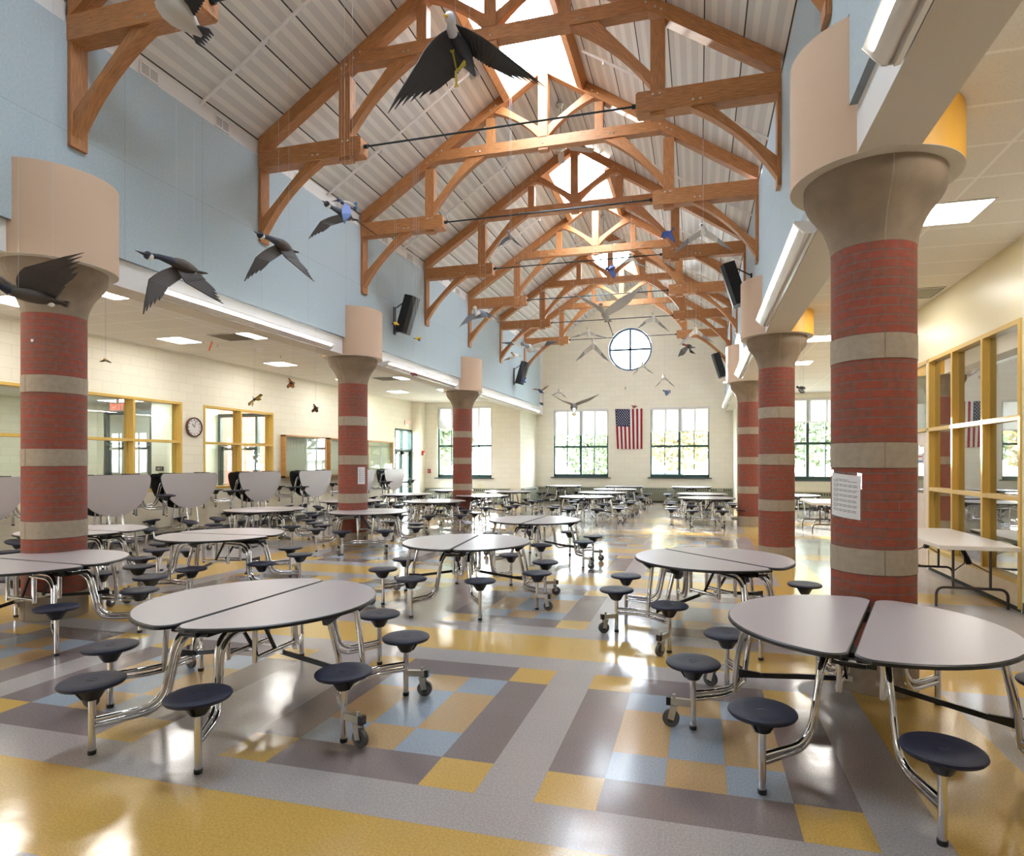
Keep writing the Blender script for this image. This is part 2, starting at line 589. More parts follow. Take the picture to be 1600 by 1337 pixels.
# ------------------------------------------------------------------ mesh building (all input in feet)
class MB:
    def __init__(self):
        self.v = []
        self.f = []
        self.m = []
        self.uv = []
        self.mats = []

    def mi(self, m):
        if isinstance(m, str):
            m = M[m]
        if m not in self.mats:
            self.mats.append(m)
        return self.mats.index(m)

    def face(self, pts, m, uv=None):
        i = len(self.v)
        self.v += [tuple(p) for p in pts]
        self.f.append(tuple(range(i, i + len(pts))))
        self.m.append(self.mi(m))
        self.uv.append(uv)

    def addmesh(self, vs, fs, m, uvs=None):
        i = len(self.v)
        self.v += [tuple(p) for p in vs]
        k = self.mi(m)
        for n, f in enumerate(fs):
            self.f.append(tuple(i + j for j in f))
            self.m.append(k)
            self.uv.append(uvs[n] if uvs else None)

    def box(self, x0, x1, y0, y1, z0, z1, m):
        if x0 > x1: x0, x1 = x1, x0
        if y0 > y1: y0, y1 = y1, y0
        if z0 > z1: z0, z1 = z1, z0
        vs = [(x0, y0, z0), (x1, y0, z0), (x1, y1, z0), (x0, y1, z0), (x0, y0, z1), (x1, y0, z1), (x1, y1, z1), (x0, y1, z1)]
        fs = [(0, 3, 2, 1), (4, 5, 6, 7), (0, 1, 5, 4), (1, 2, 6, 5), (2, 3, 7, 6), (3, 0, 4, 7)]
        dims = (x1 - x0, y1 - y0, z1 - z0)
        L = max(range(3), key=lambda k: dims[k])
        uvs = []
        for q, f in enumerate(fs):
            o = [k for k in range(3) if k != L]
            uvs.append([(vs[j][L], vs[j][o[0]] + vs[j][o[1]] + q * .37) for j in f])
        self.addmesh(vs, fs, m, uvs)
        return self

    def prism(self, poly, axis, a0, a1, m, grain=None):
        """poly in the two other axes (in cyclic x,y,z order without axis); extruded a0..a1 along axis"""
        n = len(poly)
        ax = {'x': 0, 'y': 1, 'z': 2}[axis]

        def P(p, a):
            r = list(p)
            r.insert(ax, a)
            return tuple(r)
        if a0 > a1:
            a0, a1 = a1, a0
        vs = [P(p, a0) for p in poly] + [P(p, a1) for p in poly]
        g = Vector(grain) if grain else Vector((1, 0))
        g.normalize()
        h = Vector((-g.y, g.x))

        def U(p, a):
            q = Vector(p)
            return (q.dot(g), q.dot(h) + a)
        fs = [tuple(range(n)), tuple(range(2 * n - 1, n - 1, -1))]
        uvs = [[U(poly[j], 0) for j in range(n)], [U(poly[j], .5) for j in range(n - 1, -1, -1)]]
        for i in range(n):
            j = (i + 1) % n
            fs.append((j, i, n + i, n + j))
            uvs.append([U(poly[j], a0), U(poly[i], a0), U(poly[i], a1), U(poly[j], a1)])
        self.addmesh(vs, fs, m, uvs)
        return self

    def tube(self, pts, r, m, n=10, caps=True):
        pts = [Vector(p) for p in pts]
        k = len(pts)
        if not isinstance(r, (list, tuple)):
            r = [r] * k
        dirs = []
        for i in range(k):
            a = pts[max(i - 1, 0)]
            b = pts[min(i + 1, k - 1)]
            d = (b - a)
            dirs.append(d.normalized() if d.length > 1e-9 else Vector((0, 0, 1)))
        up = Vector((0, 0, 1)) if abs(dirs[0].z) < .9 else Vector((1, 0, 0))
        u = dirs[0].cross(up).normalized()
        vs = []
        for i in range(k):
            d = dirs[i]
            u = (u - d * u.dot(d))
            if u.length < 1e-6:
                u = d.orthogonal()
            u.normalize()
            w = d.cross(u)
            for j in range(n):
                t = 2 * PI * j / n
                vs.append(pts[i] + (u * math.cos(t) + w * math.sin(t)) * r[i])
        fs = []
        for i in range(k - 1):
            for j in range(n):
                jj = (j + 1) % n
                fs.append((i * n + j, i * n + jj, (i + 1) * n + jj, (i + 1) * n + j))
        if caps:
            fs.append(tuple(range(n - 1, -1, -1)))
            fs.append(tuple(range((k - 1) * n, k * n)))
        self.addmesh(vs, fs, m)
        return self

    def lathe(self, prof, c, m, n=32, uvs=None, a0=0, a1=2 * PI, ucount=None, cap=True):
        """prof list of (r, z) bottom to top, around the vertical axis at c"""
        full = abs(a1 - a0 - 2 * PI) < 1e-6
        k = len(prof)
        cols = n if full else n + 1
        vs = []
        for (r, z) in prof:
            for j in range(cols):
                t = a0 + (a1 - a0) * j / n
                vs.append((c[0] + r * math.cos(t), c[1] + r * math.sin(t), c[2] + z))
        fs = []
        uv = []
        for i in range(k - 1):
            for j in range(n):
                jj = (j + 1) % cols
                fs.append((i * cols + j, i * cols + jj, (i + 1) * cols + jj, (i + 1) * cols + j))
                if ucount:
                    u0, u1 = ucount * j / n, ucount * (j + 1) / n
                    v0, v1 = prof[i][1] / .2145, prof[i + 1][1] / .2145
                    uv.append([(u0, v0), (u1, v0), (u1, v1), (u0, v1)])
        if cap and full and prof[0][0] > 1e-6:
            fs.append(tuple(range(cols - 1, -1, -1)))
            uv.append(None)
        if cap and full and prof[-1][0] > 1e-6:
            fs.append(tuple(range((k - 1) * cols, k * cols)))
            uv.append(None)
        self.addmesh(vs, fs, m, uv if ucount else None)
        return self

    def obox(self, a, b, w, h, m, up=(0, 0, 1)):
        """bar from a to b, width w (sideways) height h (along up)"""
        a, b = Vector(a), Vector(b)
        d = (b - a).normalized()
        s = d.cross(Vector(up))
        if s.length < 1e-6:
            s = d.orthogonal()
        s.normalize()
        u = s.cross(d)
        vs = []
        for p in (a, b):
            for i, j in ((-1, -1), (1, -1), (1, 1), (-1, 1)):
                vs.append(p + s * (i * w / 2) + u * (j * h / 2))
        L = (b - a).length
        fs = [(3, 2, 1, 0), (4, 5, 6, 7), (0, 1, 5, 4), (1, 2, 6, 5), (2, 3, 7, 6), (3, 0, 4, 7)]
        r = random.random() * 9
        q = [[(r, 0), (r, w), (r + h, w), (r + h, 0)]] * 2 + [[(r, k * 1.3), (r, k * 1.3 + w), (r + L, k * 1.3 + w), (r + L, k * 1.3)] for k in range(4)]
        self.addmesh(vs, fs, m, q)
        return self

    def sphere(self, c, r, m, n=12, k=8, sz=1.0):
        prof = [(max(r * math.sin(PI * i / k), 1e-4), -r * sz * math.cos(PI * i / k)) for i in range(k + 1)]
        return self.lathe(prof, c, m, n)

    def build(self, name, parent=None, smooth=35, origin=None):
        me = bpy.data.meshes.new(name)
        o0 = Vector(origin) if origin is not None else Vector((0, 0, 0))
        me.from_pydata([((Vector(p) - o0) * FT)[:] for p in self.v], [], self.f)
        for m in self.mats:
            me.materials.append(m)
        me.polygons.foreach_set('material_index', self.m)
        if any(u is not None for u in self.uv):
            lay = me.uv_layers.new(name='UVMap')
            i = 0
            dat = []
            for f, u in zip(self.f, self.uv):
                for j in range(len(f)):
                    dat += list(u[j]) if u is not None else [0.0, 0.0]
            lay.data.foreach_set('uv', dat)
        me.validate()
        if smooth:
            me.shade_smooth()
            me.set_sharp_from_angle(angle=math.radians(smooth))
        me.update()
        o = bpy.data.objects.new(name, me)
        COL.objects.link(o)
        o.location = o0 * FT
        if parent is not None:
            o.parent = parent
        return o


def tag(o, label=None, cat=None, group=None, kind=None):
    if label: o['label'] = label
    if cat: o['category'] = cat
    if group: o['group'] = group
    if kind: o['kind'] = kind
    return o


def thing(name, label, cat, loc=(0, 0, 0), rz=0, group=None):
    o = bpy.data.objects.new(name, None)
    o.empty_display_size = .1
    COL.objects.link(o)
    o.location = Vector(loc) * FT
    o.rotation_euler = (0, 0, rz)
    return tag(o, label, cat, group)


KIDS = {}


def copy_tree(o, parent=None):
    c = o.copy()
    COL.objects.link(c)
    if parent is not None:
        c.parent = parent
    for ch in [x for x in bpy.data.objects if x.parent == o] if o.name not in KIDS else KIDS[o.name]:
        copy_tree(ch, c)
    return c


def index_tree(o):
    kids = [x for x in bpy.data.objects if x.parent == o]
    KIDS[o.name] = kids
    for k in kids:
        index_tree(k)


def struct(mb, name, smooth=30):
    return tag(mb.build(name, smooth=smooth), kind='structure')


def bez(p0, p1, p2, n=8):
    return [tuple((1 - t) ** 2 * a + 2 * t * (1 - t) * b + t * t * c for a, b, c in zip(p0, p1, p2)) for t in [i / n for i in range(n + 1)]]


def fillet(pts, r, n=5):
    """round the corners of a 3D polyline"""
    P = [Vector(p) for p in pts]
    out = [P[0]]
    for i in range(1, len(P) - 1):
        a, b, c = P[i - 1], P[i], P[i + 1]
        u = (a - b).normalized()
        v = (c - b).normalized()
        rr = min(r, (a - b).length * .49, (c - b).length * .49)
        out += [Vector(q) for q in bez(b + u * rr, b, b + v * rr, n)]
    out.append(P[-1])
    return out


# ------------------------------------------------------------------ constants of the hall (feet)
XC = -9.15
XL, XR = -21.49, 3.19
HALF = 12.34
T = lambda k: 25.99 + 9.569 * (k - 1)
YF = 84.5
YN = 76.2
YB = -14.0
AL, AR = -37.2, 11.2
AR2 = 20.5
SOF = 12.2
CEI = 13.5
RZ = lambda d: 21.78 + .648 * (HALF - abs(d))   # underside of the deck at distance d from the ridge line

# ------------------------------------------------------------------ floor
mb = MB()


def blk(u, v):          # cell inside a 5 x 6 block, mirrored so that u=0 is an outer column
    if v in (0, 5):
        return 1 if u in (0, 4) else 2
    if u in (0, 4):
        return 2
    # rows 1..4 of the inner three columns
    if u in (1, 3):
        return 3 if v in (1, 4) else 4
    return 4 if v in (1, 4) else 3


def cell(u, v):
    w = v % 10
    if u < -20 or u >= 10:
        return 1 if w in (7, 8) else 0
    if u in (-20, -19, 8, 9):
        return 1
    if w in (7, 8):
        return 1
    if w in (6, 9):
        return 0
    for s in (-17, -11, -4, 2):
        if s <= u < s + 5:
            return blk(u - s, w)
    return 0


U0, U1, V0, V1 = -34, 26, -24, 77
for v in range(V0, V1):
    u = U0
    while u < U1:
        c = cell(u, v)
        e = u
        while e < U1 and cell(e, v) == c:
            e += 1
        x0, x1 = u - 4.556, e - 4.556
        y0, y1 = v + 9.31, v + 10.31
        mb.face([(x0, y0, 0), (x1, y0, 0), (x1, y1, 0), (x0, y1, 0)], FM[c])
        u = e
mb.box(-38.5, 21.5, YB - .6, 86.4, -.6, -.01, M['concrete'])
struct(mb, 'floor', 0)


# ------------------------------------------------------------------ walls with openings
def wall_y(mb, y0, y1, x0, x1, z0, z1, holes, m):
    """wall whose faces look along y; holes are (x0,x1,z0,z1), sorted by x, not overlapping in x"""
    x = x0
    for a, b, c, d in holes:
        mb.box(x, a, y0, y1, z0, z1, m)
        if c > z0: mb.box(a, b, y0, y1, z0, c, m)
        if d < z1: mb.box(a, b, y0, y1, d, z1, m)
        x = b
    mb.box(x, x1, y0, y1, z0, z1, m)


def wall_x(mb, x0, x1, y0, y1, z0, z1, holes, m):
    y = y0
    for a, b, c, d in holes:
        if a > y: mb.box(x0, x1, y, a, z0, z1, m)
        if c > z0: mb.box(x0, x1, a, b, z0, c, m)
        if d < z1: mb.box(x0, x1, a, b, d, z1, m)
        y = b
    mb.box(x0, x1, y, y1, z0, z1, m)


WINX = [(-20.15, -12.3), (-6.5, 1.3)]
SILL, WTOP = 3.36, 12.95
# far wall of the hall: lower part with two windows, gable with a round window
mb = MB()
wall_y(mb, YF, YF + .9, -22.65, 4.3, 0, 16.0, [(a, b, SILL, WTOP) for a, b in WINX], M['block_y'])
RWX, RWZ, RWR = -9.27, 21.1, 3.0
N = 48
ring = [(RWX + RWR * math.cos(2 * PI * i / N), RWZ + RWR * math.sin(2 * PI * i / N)) for i in range(N)]


def gable_out(t):
    c, s = math.cos(t), math.sin(t)
    best = 1e9
    for (nx, nz, dd) in ((-1, 0, RWX + 22.65), (1, 0, 4.3 - RWX), (0, -1, RWZ - 16.0)):
        q = nx * c + nz * s
        if q > 1e-6:
            best = min(best, dd / q)
    for sg in (-1, 1):      # slopes: z = 30.3 - .648*|x-XC|
        q = s + .648 * sg * c
        if q > 1e-6:
            best = min(best, (30.3 - RWZ - .648 * sg * (RWX - XC)) / q)
    return (RWX + c * best, RWZ + s * best)


angs = sorted([2 * PI * i / N for i in range(N)])
for y, flip in ((YF, 0), (YF + .9, 1)):
    for i in range(N):
        a, b = 2 * PI * i / N, 2 * PI * (i + 1) / N
        p0, p1 = ring[i], ring[(i + 1) % N]
        q0, q1 = gable_out(a), gable_out(b)
        f = [(p0[0], y, p0[1]), (p1[0], y, p1[1]), (q1[0], y, q1[1]), (q0[0], y, q0[1])]
        mb.face(f if not flip else f[::-1], M['block_y'])
for i in range(N):
    p0, p1 = ring[i], ring[(i + 1) % N]
    mb.face([(p0[0], YF, p0[1]), (p0[0], YF + .9, p0[1]), (p1[0], YF + .9, p1[1]), (p1[0], YF, p1[1])], M['white'])
struct(mb, 'wall_back', 0)
# returns at both sides of the far wall and the niche walls
mb = MB()
mb.box(-23.4, -22.65, YN, YF + .9, 0, CEI + .4, M['block_x'])
wall_y(mb, YN, YN + .8, AL - .8, -23.4, 0, CEI + .4, [(-34.35, -26.6, SILL, WTOP)], M['block_y'])
mb.box(AL, -36.1, 74.3, YN, 0, CEI, M['block_y'])
struct(mb, 'wall_back_left', 0)
mb = MB()
mb.box(4.3, 5.05, YN, YF + .9, 0, CEI + .4, M['block_x'])
wall_y(mb, YN, YN + .8, 5.05, AR2 + .6, 0, CEI + .4, [(8.3, 16.1, SILL, WTOP)], M['block_y'])
struct(mb, 'wall_back_right', 0)

# outer left wall with yellow windows and the green door
WL = [(19.6, 27.5), (28.95, 36.9), (38.93, 46.91)]
DOOR = (69.6, 75.0 - .7)
mb = MB()
wall_x(mb, AL - .7, AL, YB, YN, 0, CEI + .4, [(a, b, 3.35, 9.87) for a, b in WL] + [(DOOR[0], DOOR[1], 0, 9.75)], M['block_x'])
struct(mb, 'wall_left', 0)
# outer right wall: smooth, with the window grid and a wooden door
RW0, RW1 = 25.5, 34.6
mb = MB()
wall_x(mb, AR, AR + .7, 25.45, 46.0, 0, CEI + .4, [(RW0, RW1, .15, 10.6), (34.6, 38.6, 0, 10.6)], M['cream'])
mb.box(AR, AR + .7, YB, 25.45, 0, CEI + .4, M['block_x'])
mb.box(AR, AR2 + .6, 46.0, 46.6, 0, CEI + .4, M['block_y'])
mb.box(AR2, AR2 + .6, 46.6, YN, 0, CEI + .4, M['block_x'])
struct(mb, 'wall_right', 0)
mb = MB()
mb.box(AR - .03, AR, YB, 25.4, 0, .38, M['rubber'])
struct(mb, 'baseboard_right')
mb = MB()
mb.box(AL, AL + .03, YB, DOOR[0] - .2, 0, .36, M['rubber'])
struct(mb, 'baseboard_left')

# wall behind the camera with one bare opening added to let daylight in
mb = MB()
wall_y(mb, YB - .8, YB, AL - .7, AR + .7, 0, CEI + .4, [(-33, -29, 3, 9)], M['block_y'])
mb.prism([(XC - 13.6, CEI + .4), (XC + 13.6, CEI + .4), (XC + 13.6, 21.4), (XC, 30.2), (XC - 13.6, 21.4)], 'y', YB - .8, YB, M['block_y'])
struct(mb, 'wall_front', 0)

# beams over the columns, clerestory walls with felt panels
CY = [T(0), T(2), T(4)]
for side, nm in ((-1, 'left'), (1, 'right')):
    fx = XC + side * (HALF + .18)
    ox = XC + side * (HALF + 1.42)
    mb = MB()
    mb.box(fx, ox, YB, YF if side > 0 else YF, SOF, CEI + .4, M['soffit'])
    mb.box(fx - side * .012, fx, YB, YF, SOF, 13.6, M['white'])
    struct(mb, 'beam_' + nm)
    mb = MB()
    mb.box(fx, fx + side * .9, YB, YF, 13.6, 23.2, M['white'])
    struct(mb, 'wall_clerestory_' + nm)
    mb = MB()
    px = XC + side * HALF
    notch = [(c - 1.775, c + 1.775, 13.24, 15.28) for c in CY]
    wall_x(mb, min(px, fx), max(px, fx), YB, 81.9, 13.24, 20.83, notch, M['felt'])
    struct(mb, 'wall_felt_' + nm, 0)

# low ceilings over the side aisles
HOLES = []
mb = MB()
mb.box(AL - .7, XC - HALF - 1.42, YB, YN, CEI, CEI + .4, M['ceil'])
struct(mb, 'ceiling_left', 0)
mb = MB()
mb.box(XC + HALF + 1.42, AR + .02, YB, 46.3, CEI, CEI + .4, M['ceil'])
mb.box(XC + HALF + 1.42, AR2 + .6, 46.3, YN, CEI, CEI + .4, M['ceil'])
struct(mb, 'ceiling_right', 0)

# main roof: two slopes, ridge left open in the skylight bays
mb = MB()
for side in (-1, 1):
    def sl(d0, d1, y0, y1):
        x0, x1 = XC + side * d0, XC + side * d1
        z0, z1 = RZ(d0), RZ(d1)
        lo = [(x0, y0, z0), (x1, y0, z1), (x1, y1, z1), (x0, y1, z0)]
        hi = [(p[0], p[1], p[2] + .6) for p in lo]
        mb.face(lo if side < 0 else lo[::-1], M['deck'])
        mb.face(hi[::-1] if side < 0 else hi, M['deck'])
        mb.face([lo[1], lo[2], hi[2], hi[1]], M['white'])
        mb.face([lo[0], lo[3], hi[3], hi[0]], M['white'])
        mb.face([lo[0], lo[1], hi[1], hi[0]], M['deck'])
        mb.face([lo[3], lo[2], hi[2], hi[3]], M['deck'])
    sl(13.3, 2.45, YB, YF + .9)
SKY = [(T(-1) + .5, T(0)), (T(1) + .55, T(2)), (T(3) + .55, T(4)), (T(5) + .55, T(6))]
SOLID = [(YB, T(-1) + .5), (T(0), T(1) + .55), (T(2), T(3) + .55), (T(4), T(5) + .55), (T(6), YF + .9)]
for side in (-1, 1):
    for a, b in SOLID:
        sl(2.45, 0, a, b)
struct(mb, 'roof', 0)
# skylights: timber curbs, glazing bars, glass
for i, (a, b) in enumerate(SKY):
    lab = ['nearest, almost overhead', 'over the bald eagle', 'behind the near ceiling fan',
           'farthest one, beyond the far ceiling fan'][i]
    t = thing('skylight', 'clear ridge skylight with timber curbs, ' + lab, 'skylight', (XC, a, 27.5))
    for side in (-1, 1):
        mb = MB()
        m0 = Vector((side * 2.35, RZ(2.35) - 0))
        dn = Vector((-side * .544, -.839))   # normal pointing down and inward
        al = Vector((side * .839, -.544))
        p = [Vector((side * 2.4, RZ(2.4))), Vector((side * 2.4, RZ(2.4))) + al * .42]
        poly = [p[0] - dn * .62, p[0] + dn * .55, p[1] + dn * .55, p[1]]
        mb.prism([(q.x, q.y - 27.5) for q in poly], 'y', .02, b - a - .02, M['wood'])
        mb.build('curb', t, 0)
        mb = MB()
        z0, z1 = RZ(2.5) + .55 - 27.5, RZ(0) + .75 - 27.5
        lo = [(side * 2.55, 0, z0), (0, 0, z1), (0, b - a, z1), (side * 2.55, b - a, z0)]
        mb.face(lo, M['skyglass'])
        mb.build('pane', t, 0)
        mb = MB()
        for k in range(4):
            y = .03 + (b - a - .06) * k / 3
            mb.obox((side * 2.55, y, z0 + .05), (0, y, z1 + .05), .1, .1, M['white'])
        mb.build('glazing_bar', t, 0)

# ------------------------------------------------------------------ trusses (local: x from ridge line, y depth 0..th, z up)
def arc2(p0, p1, bulge, n=9):
    a, b = Vector(p0), Vector(p1)
    m = (a + b) / 2
    nrm = Vector((-(b - a).y, (b - a).x)).normalized()
    c = m + nrm * bulge * 2
    return [tuple((1 - t) ** 2 * a + 2 * t * (1 - t) * c + t * t * b) for t in [i / n for i in range(n + 1)]]


def bolt(mb, x, z):
    mb.lathe([(.001, .045), (.04, .03), (.055, 0)][::-1], (0, 0, 0), M['lite_metal'], 8) if False else None
    n = 8
    vs = [(x, -.045, z)] + [(x + .055 * math.cos(2 * PI * j / n), .002, z + .055 * math.sin(2 * PI * j / n)) for j in range(n)]
    mb.addmesh(vs, [(0, 1 + j, 1 + (j + 1) % n) for j in range(n)], M['lite_metal'])


def make_truss():
    t = thing('roof_truss', '', 'roof truss')
    W = M['wood']
    for s in (-1, 1):
        S = lambda P: [(s * x, z) for x, z in P]
        mb = MB()
        mb.prism(S([(HALF - .01, RZ(HALF) - .02), (HALF - .01, RZ(HALF) - .72), (.02, RZ(0) - .72), (.02, RZ(0) - .02)]), 'y', 0, .55, W, (s * 1, -.648))
        for d in (3.0, 3.35, 6.6, 6.95, 7.35, 7.6):
            bolt(mb, s * d, RZ(d) - .4)
        mb.build('rafter', t, 30)
        mb = MB()
        mb.prism(S([(HALF - .01, 20.21), (6.62, 20.21), (6.54, 20.29), (6.54, 21.0), (6.62, 21.08), (HALF - .01, 21.08)]), 'y', -.03, .63, W, (1, 0))
        for d in (7.2, 7.45):
            bolt(mb, s * d, 20.9) if False else None
        hb = mb
        n = 8
        for (x, z) in ((7.25, 20.92), (7.55, 20.92), (8.9, 20.45), (9.2, 20.45)):
            vs = [(s * x, -.075, z)] + [(s * x + .055 * math.cos(2 * PI * j / n), -.031, z + .055 * math.sin(2 * PI * j / n)) for j in range(n)]
            hb.addmesh(vs, [(0, 1 + j, 1 + (j + 1) % n) for j in range(n)], M['lite_metal'])
        mb.build('hammer_beam', t, 30)
        mb = MB()
        mb.box(s * (HALF - .01), s * (HALF - .16), 0, .62, 16.53, 20.21, W)
        mb.build('wall_post', t, 30)
        mb = MB()
        low = arc2((HALF - .28, 17.1), (8.95, 20.1), .27 * -1)
        if True:
            low = arc2((8.95, 20.1), (HALF - .28, 17.1), .27)
        poly = [(HALF - .16, 17.72), (HALF - .16, 16.9)] + list(reversed(low)) + [(8.8, 20.21), (9.62, 20.21)]
        mb.prism(S(poly), 'y', .08, .5, W, (-s * 1, 1))
        mb.build('curved_brace', t, 40)
        mb = MB()
        mb.box(s * 7.15, s * 7.75, .02, .53, 21.08, RZ(7.75) - .69, W)
        mb.build('hammer_post', t, 30)
        mb = MB()
        mb.box(s * 7.15, s * 7.75, .06, .5, 20.04, 20.21, W)
        mb.build('peg_block', t, 30)
        mb = MB()
        low = arc2((3.8, 24.4), (7.1, 21.4), .25)
        poly = [(7.15, 21.95), (7.15, 21.2)] + list(reversed(low)) + [(3.66, 24.5), (4.9, 24.5)]
        mb.prism(S(poly), 'y', .08, .46, W, (-s * 1, 1))
        mb.build('curved_brace', t, 40)
        mb = MB()
        mb.box(s * 3.15, s * 3.65, .04, .5, 25.12, RZ(3.65) - .69, W)
        mb.build('queen_post', t, 30)
        mb = MB()
        low = arc2((.4, 25.25), (3.0, RZ(3.0) - .85), .2)
        poly = [(.29, 25.8), (2.62, RZ(2.62) - .71), (3.15, RZ(3.15) - .71)] + list(reversed(low)) + [(.29, 25.13)]
        mb.prism(S(poly), 'y', .08, .44, W, (s * 1, .8))
        mb.build('curved_brace', t, 40)
    mb = MB()
    xz = 7.05
    mb.prism([(-xz, 24.5), (xz, 24.5), (6.55, 25.12), (-6.55, 25.12)], 'y', .01, .54, W, (1, 0))
    for x in (-4.3, -4.05, 4.05, 4.3, 0):
        bolt(mb, x, 24.72)
    mb.build('collar_beam', t, 30)
    mb = MB()
    mb.box(-.29, .29, -.02, .55, 25.12, RZ(0) - .1, W)
    mb.build('king_post', t, 30)
    mb = MB()
    mb.box(-.3, .3, .06, .5, 24.36, 24.5, W)
    mb.build('peg_block', t, 30)
    mb = MB()
    mb.tube([(-6.53, .3, 20.68), (6.53, .3, 20.68)], .045, M['teal'], 8)
    mb.tube([(-6.53, .3, 20.68), (-6.35, .3, 20.68)], .1, M['teal'], 8)
    mb.tube([(6.53, .3, 20.68), (6.35, .3, 20.68)], .1, M['teal'], 8)
    mb.build('tie_rod', t)
    return t


TL = ['nearest timber hammer-beam truss, only its ends show at the top of the picture',
      'timber hammer-beam truss right behind the hanging bald eagle',
      'timber truss just in front of the near ceiling fan, second whole one',
      'timber truss just beyond the near ceiling fan, third whole one',
      'timber truss just in front of the far ceiling fan, fourth whole one',
      'timber truss just beyond the far ceiling fan, fifth whole one',
      'timber truss closest to the round window, last before the gable wall']
proto = make_truss()
index_tree(proto)
for k in range(7):
    t = proto if k == 0 else copy_tree(proto)
    t.location = Vector((XC, T(k), 0)) * FT
    tag(t, TL[k], 'roof truss', 'timber trusses under the roof')

# ------------------------------------------------------------------ columns
def column(x, y, label, rot):
    t = thing('round_column', label, 'column', (x, y, 0), rot, 'brick and stone columns')
    R = .93
    for z0, z1, nm in ((.86, 2.78, 'brick_band'), (3.38, 5.26, 'brick_band'), (5.86, 7.79, 'brick_band'), (8.39, 10.5, 'brick_band')):
        mb = MB()
        mb.lathe([(R, z0), (R, z1)], (0, 0, 0), M['brick'], 48, ucount=27)
        mb.build(nm, t, 50)
    for z0, z1 in ((0, .86), (2.78, 3.38), (5.26, 5.86), (7.79, 8.39)):
        mb = MB()
        r = R + (.035 if z0 == 0 else .012)
        mb.lathe([(R - .05, z0), (r, z0 + .01), (r, z1 - .01), (R - .05, z1)], (0, 0, 0), M['stone'], 48)
        for a in (0, PI):
            c, s = math.cos(a), math.sin(a)
            mb.obox((c * (r + .001), s * (r + .001), z0 + .01), (c * (r + .001), s * (r + .001), z1 - .01), .03, .01, M['concrete'], up=(c, s, 0))
        mb.build('stone_band', t, 50)
    mb = MB()
    prof = [(R - .03, 10.5), (R + .005, 10.5)]
    for u, r in ((.15, .03), (.27, .08), (.38, .14), (.5, .22), (.6, .31), (.7, .42), (.78, .51), (.86, .57), (.94, .61)):
        prof.append((R + r, 10.5 + 1.45 * u))
    prof += [(1.555, 11.95), (1.555, 12.19)]
    mb.lathe(prof, (0, 0, 0), M['concrete'], 64)
    for a in (0, PI):
        for (r0, z0), (r1, z1) in zip(prof[1:-1], prof[2:]):
            e_ = .008
            c_, s_ = math.cos(a), math.sin(a)
            mb.face([((r0 + e_) * c_ + .014 * s_, (r0 + e_) * s_ - .014 * c_, z0), ((r0 + e_) * c_ - .014 * s_, (r0 + e_) * s_ + .014 * c_, z0),
                     ((r1 + e_) * c_ - .014 * s_, (r1 + e_) * s_ + .014 * c_, z1), ((r1 + e_) * c_ + .014 * s_, (r1 + e_) * s_ - .014 * c_, z1)], M['stone'])
    mb.build('capital', t, 40)
    return t


def drum(x, y, label, side, grp='plaster drums above the columns'):
    """plaster drum wrapped around the beam above the capital; tan towards the hall, yellow towards the aisle"""
    t = thing('plaster_drum', label, 'plaster drum', (x, y, SOF), 0, grp)
    r = 1.87
    hall = (-side)      # direction of the hall
    # hall side shell up to 15.28, only the part in front of the fascia
    dx = abs((XC + side * (HALF + .175)) - x)
    a = math.acos(min(1, dx / r))
    c0 = PI if hall < 0 else 0
    mb = MB()
    mb.lathe([(r - .15, .0), (r, 0), (r, 3.08), (r - .15, 3.08)], (0, 0, 0), M['tan'], 40, a0=c0 - a, a1=c0 + a)
    mb.build('hall_face', t, 40)
    dx2 = abs((XC + side * (HALF + 1.42)) - x)
    a = math.acos(min(1, dx2 / r))
    c0 = 0 if hall < 0 else PI
    mb = MB()
    mb.lathe([(r - .15, .0), (r, 0), (r, 1.28), (r - .15, 1.28)], (0, 0, 0), M['yellow'], 40, a0=c0 - a, a1=c0 + a)
    mb.build('aisle_face', t, 40)
    mb = MB()
    mb.lathe([(1.3, -.012), (r - .002, -.012), (r - .002, .004), (1.3, .004)], (0, 0, 0), M['soffit'], 64)
    mb.build('underside', t, 40)
    return t


COLX = {-1: -22.05, 1: 4.1}
nmL = {(-1, 0): 'large brick and stone column on the left, behind the flying goose without visible head',
       (-1, 1): 'brick and stone column in the left row with a paper taped on it, second from the camera',
       (-1, 2): 'brick and stone column in front of the far left window, third in the left row',
       (1, 0): 'nearest and biggest brick and stone column, right of the aisle, with a typed notice',
       (1, 1): 'brick and stone column with its left edge sunlit, second in the right row',
       (1, 2): 'far right brick and stone column half hidden behind the sunlit one'}
for (s, k), lab in nmL.items():
    column(COLX[s], CY[k], lab, -1.55 if s > 0 else -1.64)
    drum(COLX[s], CY[k], 'curved plaster drum above the ' + {(-1, 0): 'big left column', (-1, 1): 'second left column', (-1, 2): 'third left column', (1, 0): 'nearest right column', (1, 1): 'sunlit second right column', (1, 2): 'far right column'}[s, k], s)

# ------------------------------------------------------------------ linear uplights along both beams
UPW = 22


